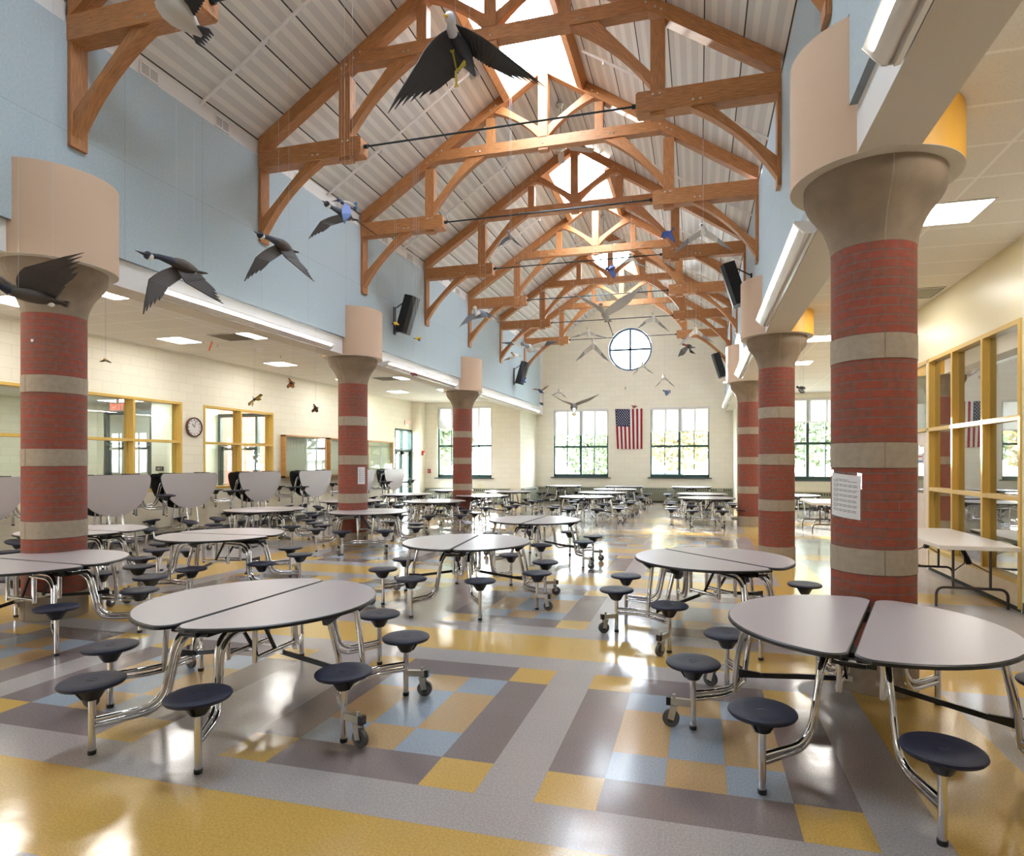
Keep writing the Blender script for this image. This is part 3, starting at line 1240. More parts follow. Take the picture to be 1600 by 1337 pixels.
def uplight(side, y0, y1, label):
    x = XC + side * (HALF + .17)
    t = thing('linear_uplight', label, 'light fixture', (x, y0, SOF), 0, 'white linear uplights along the beams')
    h = -side
    L = y1 - y0
    prof = [(.0, .05), (.06, -.06), (.16, -.08), (.2, .02), (.24, .02), (.27, -.06), (.36, -.05), (.66, .28), (.63, .31), (.34, .06), (.28, .04), (.0, .14)]
    mb = MB()
    mb.prism([(h * a, b) for a, b in prof], 'y', 0, L, M['metalwhite'])
    mb.build('housing', t, 50)
    for y in (.02, L - .05):
        mb = MB()
        mb.prism([(h * a, b) for a, b in [(.0, .05), (.06, -.06), (.36, -.06), (.67, .27), (.64, .33), (.3, .3), (0, .3)]], 'y', y, y + .03, M['metalwhite'])
        mb.build('end_plate', t, 0)
    mb = MB()
    mb.tube([(h * .3, .2, .17), (h * .3, L - .2, .17)], .05, 'tube_lamp', 8)
    mb.build('tube_lamp', t)
    area('uplight_lamp', (x + h * .5, (y0 + y1) / 2, SOF + .14), (.14, L - .4), (h * 1.0, 0, .75), UPW * L / 12, (1, .98, .95))
    return t


M['tube_lamp'] = mat('lit fluorescent tube', (1, 1, 1), .5, emit=((1, .97, .93), .4))
for side, nm in ((-1, 'left'), (1, 'right')):
    runs = [(T(0) - 15.5, T(0) - 4.9), (T(0) + (3.3 if side < 0 else 2.85), T(2) - 3.6), (T(2) + 2.9, T(4) - 3.6), (T(4) + 2.9, 80.4)]
    ds = ['ahead of the nearest column', 'between the nearest two columns', 'between the second and third columns', 'running on to the far wall']
    for (a, b), d in zip(runs, ds):
        uplight(side, a, b, 'white metal uplight trough on the %s beam, %s' % (nm, d))
# ------------------------------------------------------------------ green windows of the far walls
def far_window(n, x0, x1, y, blind_bottom, lab):
    t = thing('window_%d' % n, lab, 'window', ((x0 + x1) / 2, y, SILL))
    t['kind'] = 'structure'
    w = (x1 - x0)
    h = WTOP - SILL
    G = M['green']
    mb = MB()
    f = .2
    mb.box(-w / 2, -w / 2 + f, .25, .55, 0, h, G)
    mb.box(w / 2 - f, w / 2, .25, .55, 0, h, G)
    mb.box(-w / 2, w / 2, .25, .55, 0, .42, G)
    mb.box(-w / 2, w / 2, .25, .55, h - .2, h, G)
    mb.box(-.16, .16, .22, .58, 0, h, G)
    mb.box(-w / 2, w / 2, .24, .56, 4.12, 4.42, G)
    for s in (-1, 1):
        mb.box(s * w / 4 - .06, s * w / 4 + .06, .3, .5, 0, h, G)
    mb.build('window_frame', t, 0)
    mb = MB()
    mb.box(-w / 2 + .05, w / 2 - .05, .4, .42, .1, h - .1, M['glass'])
    mb.build('pane', t, 0)
    mb = MB()
    mb.box(-w / 2 - .35, w / 2 + .35, -.28, .3, -.13, 0, M['sill'])
    mb.build('window_sill', t, 0)
    b = MB()
    zb = blind_bottom - SILL
    b.box(-w / 2 + .02, w / 2 - .02, .1, .115, zb, h - .25, M['shade'])
    r = tag(b.build('roller_shade', None, 0), 'white roller shade half lowered over the ' + lab.replace(' on the far wall', '').replace(', between the columns', ''), 'roller shade', 'roller shades on the far windows')
    r.location = t.location
    b = MB()
    b.box(-w / 2 - .02, w / 2 + .02, -.02, .24, h - .28, h, M['white'])
    hb = b.build('headbox', r, 0)
    b = MB()
    b.box(-w / 2 + .02, w / 2 - .02, .08, .13, zb - .06, zb + .04, M['white'])
    b.build('hem_bar', r, 0)


far_window(1, *WINX[0], YF, 9.3, 'green window left of the flag on the far wall')
far_window(2, *WINX[1], YF, 9.65, 'green window right of the flag on the far wall')
far_window(3, -34.35, -26.6, YN, 10.05, 'green window behind the far left column')
far_window(4, 8.3, 16.1, YN, 10.1, 'green window of the right aisle, between the columns')
# round window
mb = MB()
t = thing('window_5', 'round window with a cross bar high in the gable wall', 'window', (RWX, YF, RWZ))
t['kind'] = 'structure'
ringp = [(math.cos(2 * PI * i / 48), math.sin(2 * PI * i / 48)) for i in range(48)]
for i in range(48):
    a, b = ringp[i], ringp[(i + 1) % 48]
    q = lambda p, r, y: (p[0] * r, y, p[1] * r)
    for y0, y1 in ((.3, .55),):
        mb.face([q(a, 2.99, y0), q(b, 2.99, y0), q(b, 2.72, y0), q(a, 2.72, y0)], flat('bluegrey', 84, 104, 130))
        mb.face([q(a, 2.72, y0), q(b, 2.72, y0), q(b, 2.72, y1), q(a, 2.72, y1)], flat('bluegrey', 84, 104, 130))
mb.box(-.14, .14, .32, .5, -2.75, 2.75, flat('bluegrey', 84, 104, 130))
mb.box(-2.75, 2.75, .32, .5, -.14, .14, flat('bluegrey', 84, 104, 130))
mb.build('window_frame', t, 0)
mb = MB()
mb.face([(p[0] * 2.86, .42, p[1] * 2.86) for p in ringp], M['glass'])
mb.build('pane', t, 0)

# ------------------------------------------------------------------ yellow framed corridor windows (left)
for n, ((a, b), lab) in enumerate(zip(WL, ('yellow framed corridor window at the far left edge, behind the big column',
                                          'yellow framed corridor window with the EXIT sign behind it, left of the clock',
                                          'yellow framed corridor window right of the clock'))):
    t = thing('window_%d' % (n + 6), lab, 'window', (AL, a, 3.35))
    t['kind'] = 'structure'
    L = b - a
    H = 6.52
    mid = L / 2
    Y = M['frame_yellow']
    mb = MB()
    for y0, y1 in ((0, .17), (mid - .085, mid + .085), (L - .17, L)):
        mb.box(-.74, .05, y0, y1, 0, H, Y)
        mb.box(-.5, -.4, y0 - .06, y1 + .06, 0.02, H - .02, Y)
    for z0, z1 in ((0, .17), (3.5, 3.68), (H - .17, H)):
        mb.box(-.74, .045, .01, L - .01, z0, z1, Y)
    mb.build('window_frame', t, 0)
    mb = MB()
    mb.box(-.46, -.44, .1, L - .1, .1, H - .1, M['glass_in'])
    mb.build('pane', t, 0)

# ------------------------------------------------------------------ corridor and vestibule behind them
mb = MB()
CX = AL - .7
mb.box(-54.6, -54, 15.4, 57, 0, 10.8, M['corridor_x'])
mb.box(-54, CX, 15.4, 16, 0, 10.8, M['corridor_y'])
mb.box(-54, -53.3, 44, 44.6, 0, 10.8, M['corridor_y'])
mb.box(-47.7, -45.7, 44, 44.6, 0, 10.8, M['corridor_y'])
mb.box(-46.3, -45.7, 44.6, 49.9, 0, 10.8, M['corridor_x'])
mb.box(-46.3, -45.9, 49.9, 57, 0, 10.8, M['ext_brick'])
mb.box(-54, -46.3, 56.4, 57, 0, 10.8, M['corridor_y'])
struct(mb, 'wall_corridor', 0)
mb = MB()
mb.box(-54.6, -45.7, 15.4, 57, 10.8, 11.1, M['white'])
mb.box(-45.7, CX, 15.4, 50.2, 10.8, 11.1, M['white'])
struct(mb, 'ceiling_corridor', 0)
mb = MB()
mb.box(-54.6, -45.7, 15.4, 57, -.3, -.005, M['concrete'])
mb.box(-45.7, CX, 15.4, 50.2, -.3, -.005, M['concrete'])
struct(mb, 'floor_corridor', 0)


def storefront(x, y0, y1, posts, door_at, label, n):
    t = thing('storefront_door', label, 'door', (y0, x, 0), -PI / 2)
    D = M['darkframe']
    mb = MB()
    mb.box(-.15, .15, 0, y1 - y0, 9.8, 10.15, D)
    mb.box(-.15, .15, 0, y1 - y0, 7.0, 7.25, D)
    for p in posts:
        mb.box(-.18, .18, p - y0 - .13, p - y0 + .13, 0, 10.1, D)
    mb.build('door_frame', t, 0)
    mb = MB()
    mb.box(-.02, .0, .1, y1 - y0 - .1, .2, 9.8, M['glass_in'])
    mb.build('pane', t, 0)
    for (a, b) in door_at:
        a -= y0
        b -= y0
        mb = MB()
        mb.box(-.1, .1, a, a + .3, .05, 6.95, D)
        mb.box(-.1, .1, b - .3, b, .05, 6.95, D)
        mb.box(-.1, .1, a, b, 6.6, 6.95, D)
        mb.box(-.1, .1, a, b, .05, .7, D)
        dl = mb.build('door_leaf', t, 0)
        mb = MB()
        mb.box(.1, .32, a + .5, b - 1.0, 6.55, 6.8, M['lite_metal'])
        mb.tube([(.2, a + .8, 6.82), (.55, (a + b) / 2, 6.88), (.15, b - .6, 6.9)], .03, M['lite_metal'], 6)
        mb.build('door_closer', dl)
        mb = MB()
        mb.tube([(.1, a + .3, 3.3), (.28, a + .4, 3.3), (.28, b - .4, 3.3), (.1, b - .3, 3.3)], .05, M['lite_metal'], 8)
        mb.build('push_bar', dl)
    return t


storefront(44.25, -53.25, -47.7, (-53.1, -47.85), [(-52.95, -50.5), (-50.45, -48.0)], 'grey corridor double door with glass, seen through the yellow window left of the clock', 1)
storefront(49.75, -45.65, -38.0, (-45.5, -43.6, -41.2, -38.2), [(-45.35, -43.75), (-43.45, -41.35)], 'grey glazed entrance doors seen through the yellow window right of the clock', 2)
# EXIT signs
def exit_sign(loc, rz, label, w=1.0, h=.62, red=True, mount='z'):
    t = thing('exit_sign', label, 'exit sign', loc, rz)
    mb = MB()
    mb.box(-w / 2, w / 2, -.06, .06, -h / 2, h / 2, M['exitwhite'])
    if mount == 'z':
        mb.box(-.1, .1, -.04, .04, h / 2, h / 2 + .5, M['exitwhite'])
    mb.build('housing', t, 0)
    mb = MB()
    lw, lh, st, g = w * .17, h * .62, w * .045, w * .05
    x = -(4 * lw + 3 * g) / 2
    m = M['exitred'] if red else M['paper']

    def bar(x0, x1, z0, z1):
        mb.box(x0, x1, -.075, -.058, z0, z1, m)
    z0, z1 = -lh / 2, lh / 2
    bar(x, x + st, z0, z1); bar(x, x + lw, z1 - st, z1); bar(x, x + lw, z0, z0 + st); bar(x, x + lw * .8, -st / 2, st / 2)
    x += lw + g
    for s in (-1, 1):
        mb.obox((x if s > 0 else x + lw, -.067, z0 + .01), (x + lw if s > 0 else x, -.067, z1 - .01), st, .016, m, up=(0, 1, 0))
    x += lw + g
    bar(x + lw / 2 - st / 2, x + lw / 2 + st / 2, z0, z1); bar(x + lw * .2, x + lw * .8, z1 - st, z1); bar(x + lw * .2, x + lw * .8, z0, z0 + st)
    x += lw + g
    bar(x + lw / 2 - st / 2, x + lw / 2 + st / 2, z0, z1); bar(x, x + lw, z1 - st, z1)
    mb.build('lettering', t, 0)
    return t


e1 = exit_sign((-43.0, 36.7, 9.65), .3, 'white EXIT sign with red letters hanging in the corridor', 1.15, .66)
t = thing('room_sign', 'small dark EXIT plaque on the corridor wall behind the yellow window', 'sign', (-51.98, 45.2, 4.9))
# plaque mounted on the corridor side light
t.location = Vector((-46.75, 43.98, 4.85)) * FT
t.rotation_euler = (0, 0, -PI / 2)
mb = MB()
mb.box(.0, .04, -.42, .42, -.2, .2, M['black'])
mb.build('plate', t, 0)
mb = MB()
for i, L in enumerate('EXIT'):
    y = -.28 + i * .16
    mb.box(.04, .05, y, y + .03, -.1, .1, M['paper'])
    if L == 'E':
        for z in (-.1, -.015, .07):
            mb.box(.04, .05, y, y + .1, z, z + .03, M['paper'])
    if L == 'X':
        mb.obox((.045, y, -.1), (.045, y + .11, .1), .03, .01, M['paper'], up=(1, 0, 0))
        mb.obox((.045, y + .11, -.1), (.045, y, .1), .03, .01, M['paper'], up=(1, 0, 0))
    if L == 'T':
        mb.box(.04, .05, y - .05, y + .08, .07, .1, M['paper'])
mb.build('lettering', t, 0)
exit_sign((AL + .13, 72.8, 10.65), PI / 2, 'white EXIT sign with red letters above the green outside door', 1.3, .62, True, 'w')


def troffer(name, x0, y0, label, grp, w=2.0, d=2.0, z=CEI, m='lamp'):
    t = thing(name, label, 'ceiling light', (x0, y0, z), 0, grp)
    mb = MB()
    W = M['white']
    for a in ((0, w, 0, .08), (0, w, d - .08, d), (0, .08, .08, d - .08), (w - .08, w, .08, d - .08)):
        mb.box(a[0], a[1], a[2], a[3], -.03, -.002, W)
    mb.build('frame', t, 0)
    mb = MB()
    mb.box(.08, w - .08, .08, d - .08, -.022, -.004, M[m])
    mb.build('diffuser', t, 0)
    return t


rows = [(-34.3, (1.8, 11.8, 21.8, 31.85, 41.9, 52, 62), 'left aisle, wall side'), (-28.15, (1.8, 11.8, 21.9, 31.85, 52, 62), 'left aisle, column side'),
        (6.85, (11.4, 21.5, 31.8, 42, 52.2), 'right aisle')]  # first light of this row is out of view, added to brighten the aisle ceiling
ORD = ['first', 'second', 'third', 'fourth', 'fifth', 'sixth', 'seventh']
for x, ys, nm in rows:
    for i, y in enumerate(ys):
        troffer('ceiling_light', x, y, 'lit square ceiling light, %s from the near end of the %s row' % (ORD[i], nm), 'square ceiling lights of the aisles')
for i, (y, l) in enumerate(((19, 'near'), (28.5, 'middle'), (41.0, 'far'))):
    troffer('corridor_light', -50.5, y, 'lit square light in the corridor ceiling, the %s one' % l, 'corridor ceiling lights', 4, 2, 10.8, 'lampcor')
troffer('corridor_light', -51.5, 50, 'lit ceiling light beyond the grey corridor double door', 'corridor ceiling lights', 3, 2, 10.8, 'lampcor')


def vent(x, y, label, w=2, d=2):
    t = thing('ceiling_vent', label, 'air vent', (x, y, CEI), 0, 'ceiling air vents')
    mb = MB()
    mb.box(0, w, 0, d, -.02, -.002, M['slot'])
    mb.build('backing', t, 0)
    mb = MB()
    for i in range(9):
        yy = .1 + i * (d - .2) / 9
        mb.obox((.06, yy, -.035), (w - .06, yy, -.035), .035, .012, M['lite_metal'], up=(0, .6, 1))
    mb.box(0, w, 0, .06, -.04, -.02, M['white'])
    mb.box(0, w, d - .06, d, -.04, -.02, M['white'])
    mb.build('slat', t, 0)


vent(-30.2, 31.85, 'square air vent beside a lit ceiling light in the left aisle')
vent(-30.2, 52, 'square air vent near the second left column')
vent(9.0, 42, 'square air vent in the right aisle ceiling beyond the nearest column')
vent(9.0, 31.8, 'square louvred air vent above the tall yellow window')
for i, (x, y, l) in enumerate(((-31.9, 34.6, 'beside the vent'), (-30.6, 39.4, 'right of the clock'), (-31.5, 45, 'before the second column'))):
    t = thing('ceiling_sprinkler', 'small white sprinkler head in the left aisle ceiling, ' + l, 'sprinkler', (x, y, CEI), 0, 'aisle sprinkler heads')
    mb = MB()
    mb.lathe([(.02, -.22), (.07, -.2), (.03, -.14), (.03, -.05), (.12, -.03), (.14, 0)], (0, 0, 0), M['white'], 12)
    mb.build('head', t)
t = thing('smoke_detector', 'white smoke detector on the left aisle ceiling', 'smoke detector', (-30.2, 36.6, CEI))
mb = MB()
mb.lathe([(.1, -.25), (.22, -.22), (.26, -.1), (.3, -.05), (.32, 0)], (0, 0, 0), M['exitwhite'], 20)
mb.build('housing', t)

# ------------------------------------------------------------------ green outside door (left wall, far end)
t = thing('door_1', 'tall green framed outside door at the far end of the left wall', 'door', (AL, DOOR[0], 0))
t['kind'] = 'structure'
L = DOOR[1] - DOOR[0]
G = M['green']
mb = MB()
mb.box(-.6, .02, 0, .2, 0, 9.75, G)
mb.box(-.6, .02, L - .2, L, 0, 9.75, G)
mb.box(-.6, .02, 0, L, 9.5, 9.75, G)
mb.box(-.6, .02, 0, L, 6.9, 7.12, G)
mb.box(-.5, -.05, L * .45, L * .45 + .14, 7.1, 9.6, G)
mb.build('door_frame', t, 0)
mb = MB()
mb.box(-.32, -.3, .1, L - .1, .3, 9.6, M['glass'])
mb.build('pane', t, 0)
for a, b in ((.2, L * .45), (L * .45 + .05, L - .2)):
    mb = MB()
    for q in ((a, a + .32, .02, 6.9), (b - .32, b, .02, 6.9), (a, b, 6.45, 6.9), (a, b, .02, .85), (a, b, 2.7, 2.95)):
        mb.box(-.4, -.2, q[0], q[1], q[2], q[3], G)
    dl = mb.build('door_leaf', t, 0)
    mb = MB()
    mb.tube([(-.2, a + .1, 3.3), (-.02, a + .15, 3.3), (-.02, b - .15, 3.3), (-.2, b - .1, 3.3)], .05, M['lite_metal'], 8)
    mb.box(-.2, -.03, a + .4, b - .7, 6.5, 6.75, M['lite_metal'])
    mb.build('door_hardware', dl)
for nm, y, z, lab in (('fire_alarm', 75.2, 6.7, 'red fire alarm horn on the pilaster beside the green door'),):
    t = thing(nm, lab, 'fire alarm', (-36.1, y, z))
    mb = MB()
    mb.box(0, .22, -.26, .26, -.3, .3, M['redpaint'])
    mb.box(.22, .3, -.2, .2, -.25, -.02, M['paper'])
    mb.build('housing', t, 0)
t = thing('pull_station', 'small red fire pull station left of the far left window', 'fire alarm', (-35.55, YN, 4.25))
mb = MB()
mb.box(-.2, .2, -.16, 0, -.25, .25, M['redpaint'])
mb.box(-.12, .12, -.2, -.16, -.06, .06, M['paper'])
mb.build('housing', t, 0)

# ------------------------------------------------------------------ right wall window grid and door
t = thing('window_9', 'tall yellow framed interior window grid on the right wall', 'window', (AR, RW0, 0))
t['kind'] = 'structure'
Y = M['frame_yellow']
L = RW1 - RW0
mb = MB()
ys = [0, 3.0, 6.05, L - .17]
for y in ys:
    mb.box(-.06, .5, y, y + .17, .98 if y else .1, 10.6, Y)
    mb.box(.16, .24, y - .07, y + .24, 1.0, 10.5, Y)
for z in (.98, 3.98, 6.95, 10.42):
    mb.box(-.055, .5, .01, L - .01, z, z + .18, Y)
mb.build('window_frame', t, 0)
mb = MB()
mb.box(.19, .21, .1, L - .1, 1.0, 10.5, M['glass_dark'])
mb.build('pane', t, 0)
mb = MB()
mb.box(0, .12, .05, L - .02, .15, .98, M['palewood'])
mb.build('apron_panel', t, 0)
mb = MB()
mb.box(-.01, .1, .05, L, 0, .15, M['slot'])
mb.build('floor_gap', t, 0)
t = thing('door_2', 'pale wooden door with a narrow glass light, right wall behind the column', 'door', (AR, 34.6, 0))
t['kind'] = 'structure'
mb = MB()
mb.box(-.05, .5, 0, .25, 0, 10.6, M['palewood'])
mb.box(-.05, .5, 3.75, 4.0, 0, 10.6, M['frame_yellow'])
mb.box(-.05, .5, 0, 4.0, 6.98, 7.15, M['frame_yellow'])
mb.box(-.05, .5, 0, 4.0, 10.42, 10.6, M['frame_yellow'])
mb.build('door_frame', t, 0)
mb = MB()
mb.box(.1, .12, .1, 3.9, 7.1, 10.45, M['glass_in'])
mb.build('pane', t, 0)
mb = MB()
for q in ((.25, .95, .03, 6.95), (2.0, 3.75, .03, 6.95), (.95, 2.0, .03, 3.8), (.95, 2.0, 6.3, 6.95)):
    mb.box(.05, .2, q[0], q[1], q[2], q[3], M['doorwood'])
dl = mb.build('door_leaf', t, 0)
mb = MB()
mb.box(.1, .12, .95, 2.0, 3.8, 6.3, M['glass_in'])
mb.build('pane', dl, 0)
for z in (.9, 3.6, 6.2):
    mb = MB()
    mb.box(.0, .06, .2, .36, z, z + .42, M['lite_metal'])
    mb.build('hinge', dl, 0)
mb = MB()
mb.box(.03, .05, 1.05, 1.9, 5.35, 5.85, M['paper'])
mb.box(.025, .03, 1.05, 1.9, 5.68, 5.74, M['red'])
mb.box(.025, .03, 1.05, 1.9, 5.42, 5.5, flat('posterblue', 60, 110, 190))
tag(mb.build('door_notice', None, 0), 'small striped notice behind the glass of the pale wooden door', 'notice').location = Vector((AR, 34.6, 0)) * FT
# room behind the right wall
mb = MB()
mb.box(22, 22.5, 18, 46, 0, 11.2, M['corridor_x'])
mb.box(AR + .7, 22, 17.5, 18, 0, 11.2, M['corridor_y'])
struct(mb, 'wall_right_room', 0)
mb = MB()
mb.box(AR + .7, 22.5, 17.5, 46, 11.2, 11.5, M['white'])
struct(mb, 'ceiling_right_room', 0)
mb = MB()
mb.box(AR + .7, 22.5, 17.5, 46, -.3, -.005, flat('carpet', 120, 116, 112, .95))
struct(mb, 'floor_right_room', 0)

# ------------------------------------------------------------------ convectors along the far walls
def convector(x0, y0, x1, y1, label, side):
    L = math.hypot(x1 - x0, y1 - y0)
    a = math.atan2(y1 - y0, x1 - x0)
    t = thing('convector', label, 'radiator', (x0, y0, 0), a, 'olive wall convectors')
    O = M['olive']
    mb = MB()
    mb.box(0, L, -.72, 0, .2, 1.55, O)
    mb.prism([(-.72, 1.55), (0, 1.55), (0, 1.98), (-.5, 1.98)], 'x', 0, L, O)
    mb.build('housing', t, 0)
    mb = MB()
    mb.box(0, L, -.62, 0, 0, .2, M['slot'])
    mb.build('toe_kick', t, 0)
    mb = MB()
    n = int(L / .27)
    for i in range(n):
        if (i * .27) % 6.4 > 5.4:
            continue
        x = .15 + i * .27
        mb.obox((x, -.70, 1.6), (x, -.555, 1.88), .14, .02, M['slot'], up=(0, -1, .5))
    mb.build('grille', t, 0)


convector(-22.6, YF - .01, 4.28, YF - .01, 'long olive convector along the far wall under the flag', 0)
convector(-35.9, YN - .01, -24.0, YN - .01, 'olive convector under the far left window', 0)
convector(5.9, YN - .01, 19.5, YN - .01, 'olive convector under the right aisle window', 0)
convector(-22.64, YN + .2, -22.64, YF - .7, 'olive convector on the short return wall left of the far wall', 0)

# ------------------------------------------------------------------ flag
t = thing('flag', 'American flag hung vertically on the far wall between the two windows', 'flag', (-11.3, YF - .04, 12.85))
FW, FH = 3.75, 5.55
nx, nz = 26, 30
pts = {}
for i in range(nx + 1):
    for j in range(nz + 1):
        u, v = i / nx, j / nz
        x = u * FW + .3 * v * (1 - u) * .9
        y = -.06 - .05 * math.sin(u * 21 + v * 2) * (.15 + .85 * v) - .03
        pts[i, j] = (x, y, -v * FH - .05 * math.sin(u * 3))
mb = MB()
for i in range(nx):
    for j in range(nz):
        c = (pts[i, j], pts[i, j + 1], pts[i + 1, j + 1], pts[i + 1, j])
        canton = i < 14 and j < 13
        m = M['blue'] if canton else (M['red'] if i % 2 == 0 and i // 2 % 2 == 0 or (i // 2) % 2 == 0 else M['fabric_white'])
        mb.face(c, m)
for i in range(nx):
    for j in range(nz):
        pass
fl = mb.build('cloth', t, 60)
md = fl.modifiers.new('thickness', 'SOLIDIFY')
md.thickness = .004
mb = MB()
for r in range(11):
    for c in range(5 if r % 2 else 6):
        u = (.05 + (c + (.5 if r % 2 else 0)) * .088)
        v = .035 + r * .0365
        cx, cz = u * FW + .27 * v * (1 - u), -v * FH
        yy = -.06 - .05 * math.sin(u * 21 + v * 2) * (.15 + .85 * v) - .055
        star = []
        for q in range(10):
            rr = .092 if q % 2 == 0 else .037
            star.append((cx + rr * math.sin(q * PI / 5), yy, cz + rr * math.cos(q * PI / 5)))
        mb.face(star[::-1], M['fabric_white'])
mb.build('stars', t, 0)

# thermostat boxes etc. on the far wall
t = thing('wall_sensor', 'small grey box on the gable wall under the round window', 'sensor', (-9.9, YF, 15.7))
mb = MB(); mb.box(-.12, .12, -.12, 0, -.2, .2, M['lite_metal']); mb.build('housing', t, 0)
t = thing('thermostat', 'small plate on the wall between convector and far left column', 'thermostat', (-28.2, YN, 2.35))
mb = MB(); mb.box(-.35, .35, -.06, 0, -.18, .18, M['cream']); mb.build('housing', t, 0)

# ------------------------------------------------------------------ clock
t = thing('wall_clock', 'round wall clock with dark rim between the yellow windows', 'clock', (AL, 38.04 - .12, 8.08))
mb = MB()
mb.lathe([(.68, 0), (.74, .05), (.74, .2), (.66, .22), (.64, .13)], (0, 0, 0), flat('clockrim', 92, 52, 44, .4), 40, cap=False)
r_ = mb.build('rim', t)
mb = MB()
mb.lathe([(.001, .14), (.66, .14)], (0, 0, 0), M['clockface'], 40, cap=False)
f_ = mb.build('dial', t, 0)
mb = MB()
for k in range(12):
    a = k * PI / 6
    c, s = math.cos(a), math.sin(a)
    mb.obox((c * .48, s * .48, .146), (c * .58, s * .58, .146), .05, .008, M['black'])
h_ = mb.build('hour_marks', t, 0)
mb = MB()
mb.obox((0, 0, .155), (math.cos(-2.4) * .32, math.sin(-2.4) * .32, .155), .05, .01, M['black'])
mb.build('hour_hand', t, 0)
mb = MB()
mb.obox((0, 0, .165), (math.cos(2.9) * .5, math.sin(2.9) * .5, .165), .03, .01, M['black'])
mb.build('minute_hand', t, 0)
t.rotation_euler = (0, PI / 2, 0)

# ------------------------------------------------------------------ display cases on the left wall
for i, (a, b, lab) in enumerate(((47.94, 54.28, 'oak framed glass display case, nearest of three on the left wall'), (54.95, 61.2, 'oak framed glass display case partly behind the second left column'),
                                 (62.4, 68.3, 'oak framed display case nearest the green door'))):
    t = thing('display_case', lab, 'display case', (AL, a, 4.0), 0, 'oak display cases on the left wall')
    L = b - a
    H = 3.95
    mb = MB()
    for q in ((0, .12, 0, H), (L - .12, L, 0, H), (0, L, 0, .14), (0, L, H - .14, H)):
        mb.box(0, .5, q[0], q[1], q[2], q[3], M['oak'])
    mb.build('case_frame', t, 0)
    mb = MB()
    mb.box(0, .08, .1, L - .1, .1, H - .1, flat('board', 206, 208, 192))
    mb.build('back_board', t, 0)
    mb = MB()
    mb.box(.44, .46, .1, L - .1, .12, H - .12, M['glass_in'])
    mb.box(.45, .47, L / 2 - .02, L / 2 + .02, .12, H - .12, M['lite_metal'])
    mb.build('sliding_glass', t, 0)

# ------------------------------------------------------------------ loudspeakers
def speaker(x, y, z, side, label):
    t = thing('loudspeaker', label, 'loudspeaker', (x, y, z), 0, 'black wall loudspeakers')
    h = -side
    mb = MB()
    # cabinet tilts down into the hall
    R = Matrix.Rotation(h * .30, 3, 'Y')
    v = [(-.35, -.42), (.35, -.6), (.55, -.3), (.55, .3), (.35, .6), (-.35, .42)]
    n = len(v)
    P = [(h * a, b, zz) for zz in (-1.35, 1.35) for a, b in v]
    P = [tuple(R @ Vector(p) + Vector((h * 1.0, 0, 0))) for p in P]
    mb.addmesh(P, [tuple(range(n - 1, -1, -1)), tuple(range(n, 2 * n))] + [(i, (i + 1) % n, n + (i + 1) % n, n + i) for i in range(n)], M['black'])
    mb.build('cabinet', t, 20)
    mb = MB()
    mb.box(0, h * .1, -.12, .12, -1.4, .6, M['blackmetal'])
    mb.obox((h * .08, 0, .5), (h * 1.1, 0, 1.1), .07, .07, M['blackmetal'])
    mb.obox((h * .08, 0, -1.2), (h * .65, 0, -1.2), .07, .07, M['blackmetal'])
    mb.build('mounting_bracket', t, 0)


speaker(XL, 40.1, 16.1, -1, 'black loudspeaker on the left felt wall between the first and second column')
speaker(XL, 69.6, 16.1, -1, 'black loudspeaker at the far end of the left felt wall')
speaker(XR, 40.1, 16.6, 1, 'black loudspeaker on the right wall above the near plaster drums')
speaker(XR, 69.6, 16.1, 1, 'black loudspeaker at the far end of the right wall, catching light')

# ------------------------------------------------------------------ vents in the white strip, pipes
k = 0
for b in range(7):
    for dy, nm in ((3.0, 'near'), (6.9, 'far')):
        y = T(b) + dy
        if y > 80: continue
        t = thing('wall_vent', 'white wall grille under the left roof edge, %s one of the bay after truss %s' % (nm, ORD[b]), 'air vent', (XC - HALF - .18, y, 21.25), 0, 'white wall grilles under the roof edge')
        mb = MB()
        mb.box(0, .04, 0, .9, -.26, .26, M['white'])
        mb.build('plate', t, 0)
        mb = MB()
        for i in range(5):
            z = -.16 + i * .08
            mb.box(.04, .05, .08, .42, z, z + .02, M['slot'])
            mb.box(.04, .05, .48, .82, z, z + .02, M['slot'])
        mb.build('grille', t, 0)
for b in range(6):
    y = T(b) + 6.0
    for side, sn in ((-1, 'left'), (1, 'right')):
        t = thing('sprinkler_pipe', 'white sprinkler pipe up the %s roof slope in the bay after truss %s' % (sn, ORD[b]), 'pipe', (XC, y, 0), 0, 'white sprinkler pipes under the roof')
        mb = MB()
        d1 = 3.1 if b % 2 else 1.9
        mb.tube([(side * (HALF + .1), 0, RZ(HALF) - .36), (side * d1, 0, RZ(d1) - .36)], .075, M['white'], 8)
        mb.build('pipe', t)
        for d in (9.2, 4.6):
            mb = MB()
            mb.tube([(side * d, 0, RZ(d) - .36), (side * d, 0, RZ(d) - .02)], .03, M['white'], 6)
            mb.tube([(side * (d - .35), 0, RZ(d - .35) - .36), (side * (d - .35), 0, RZ(d - .35) - .58)], .05, M['lite_metal'], 6)
            mb.build('hanger', t)

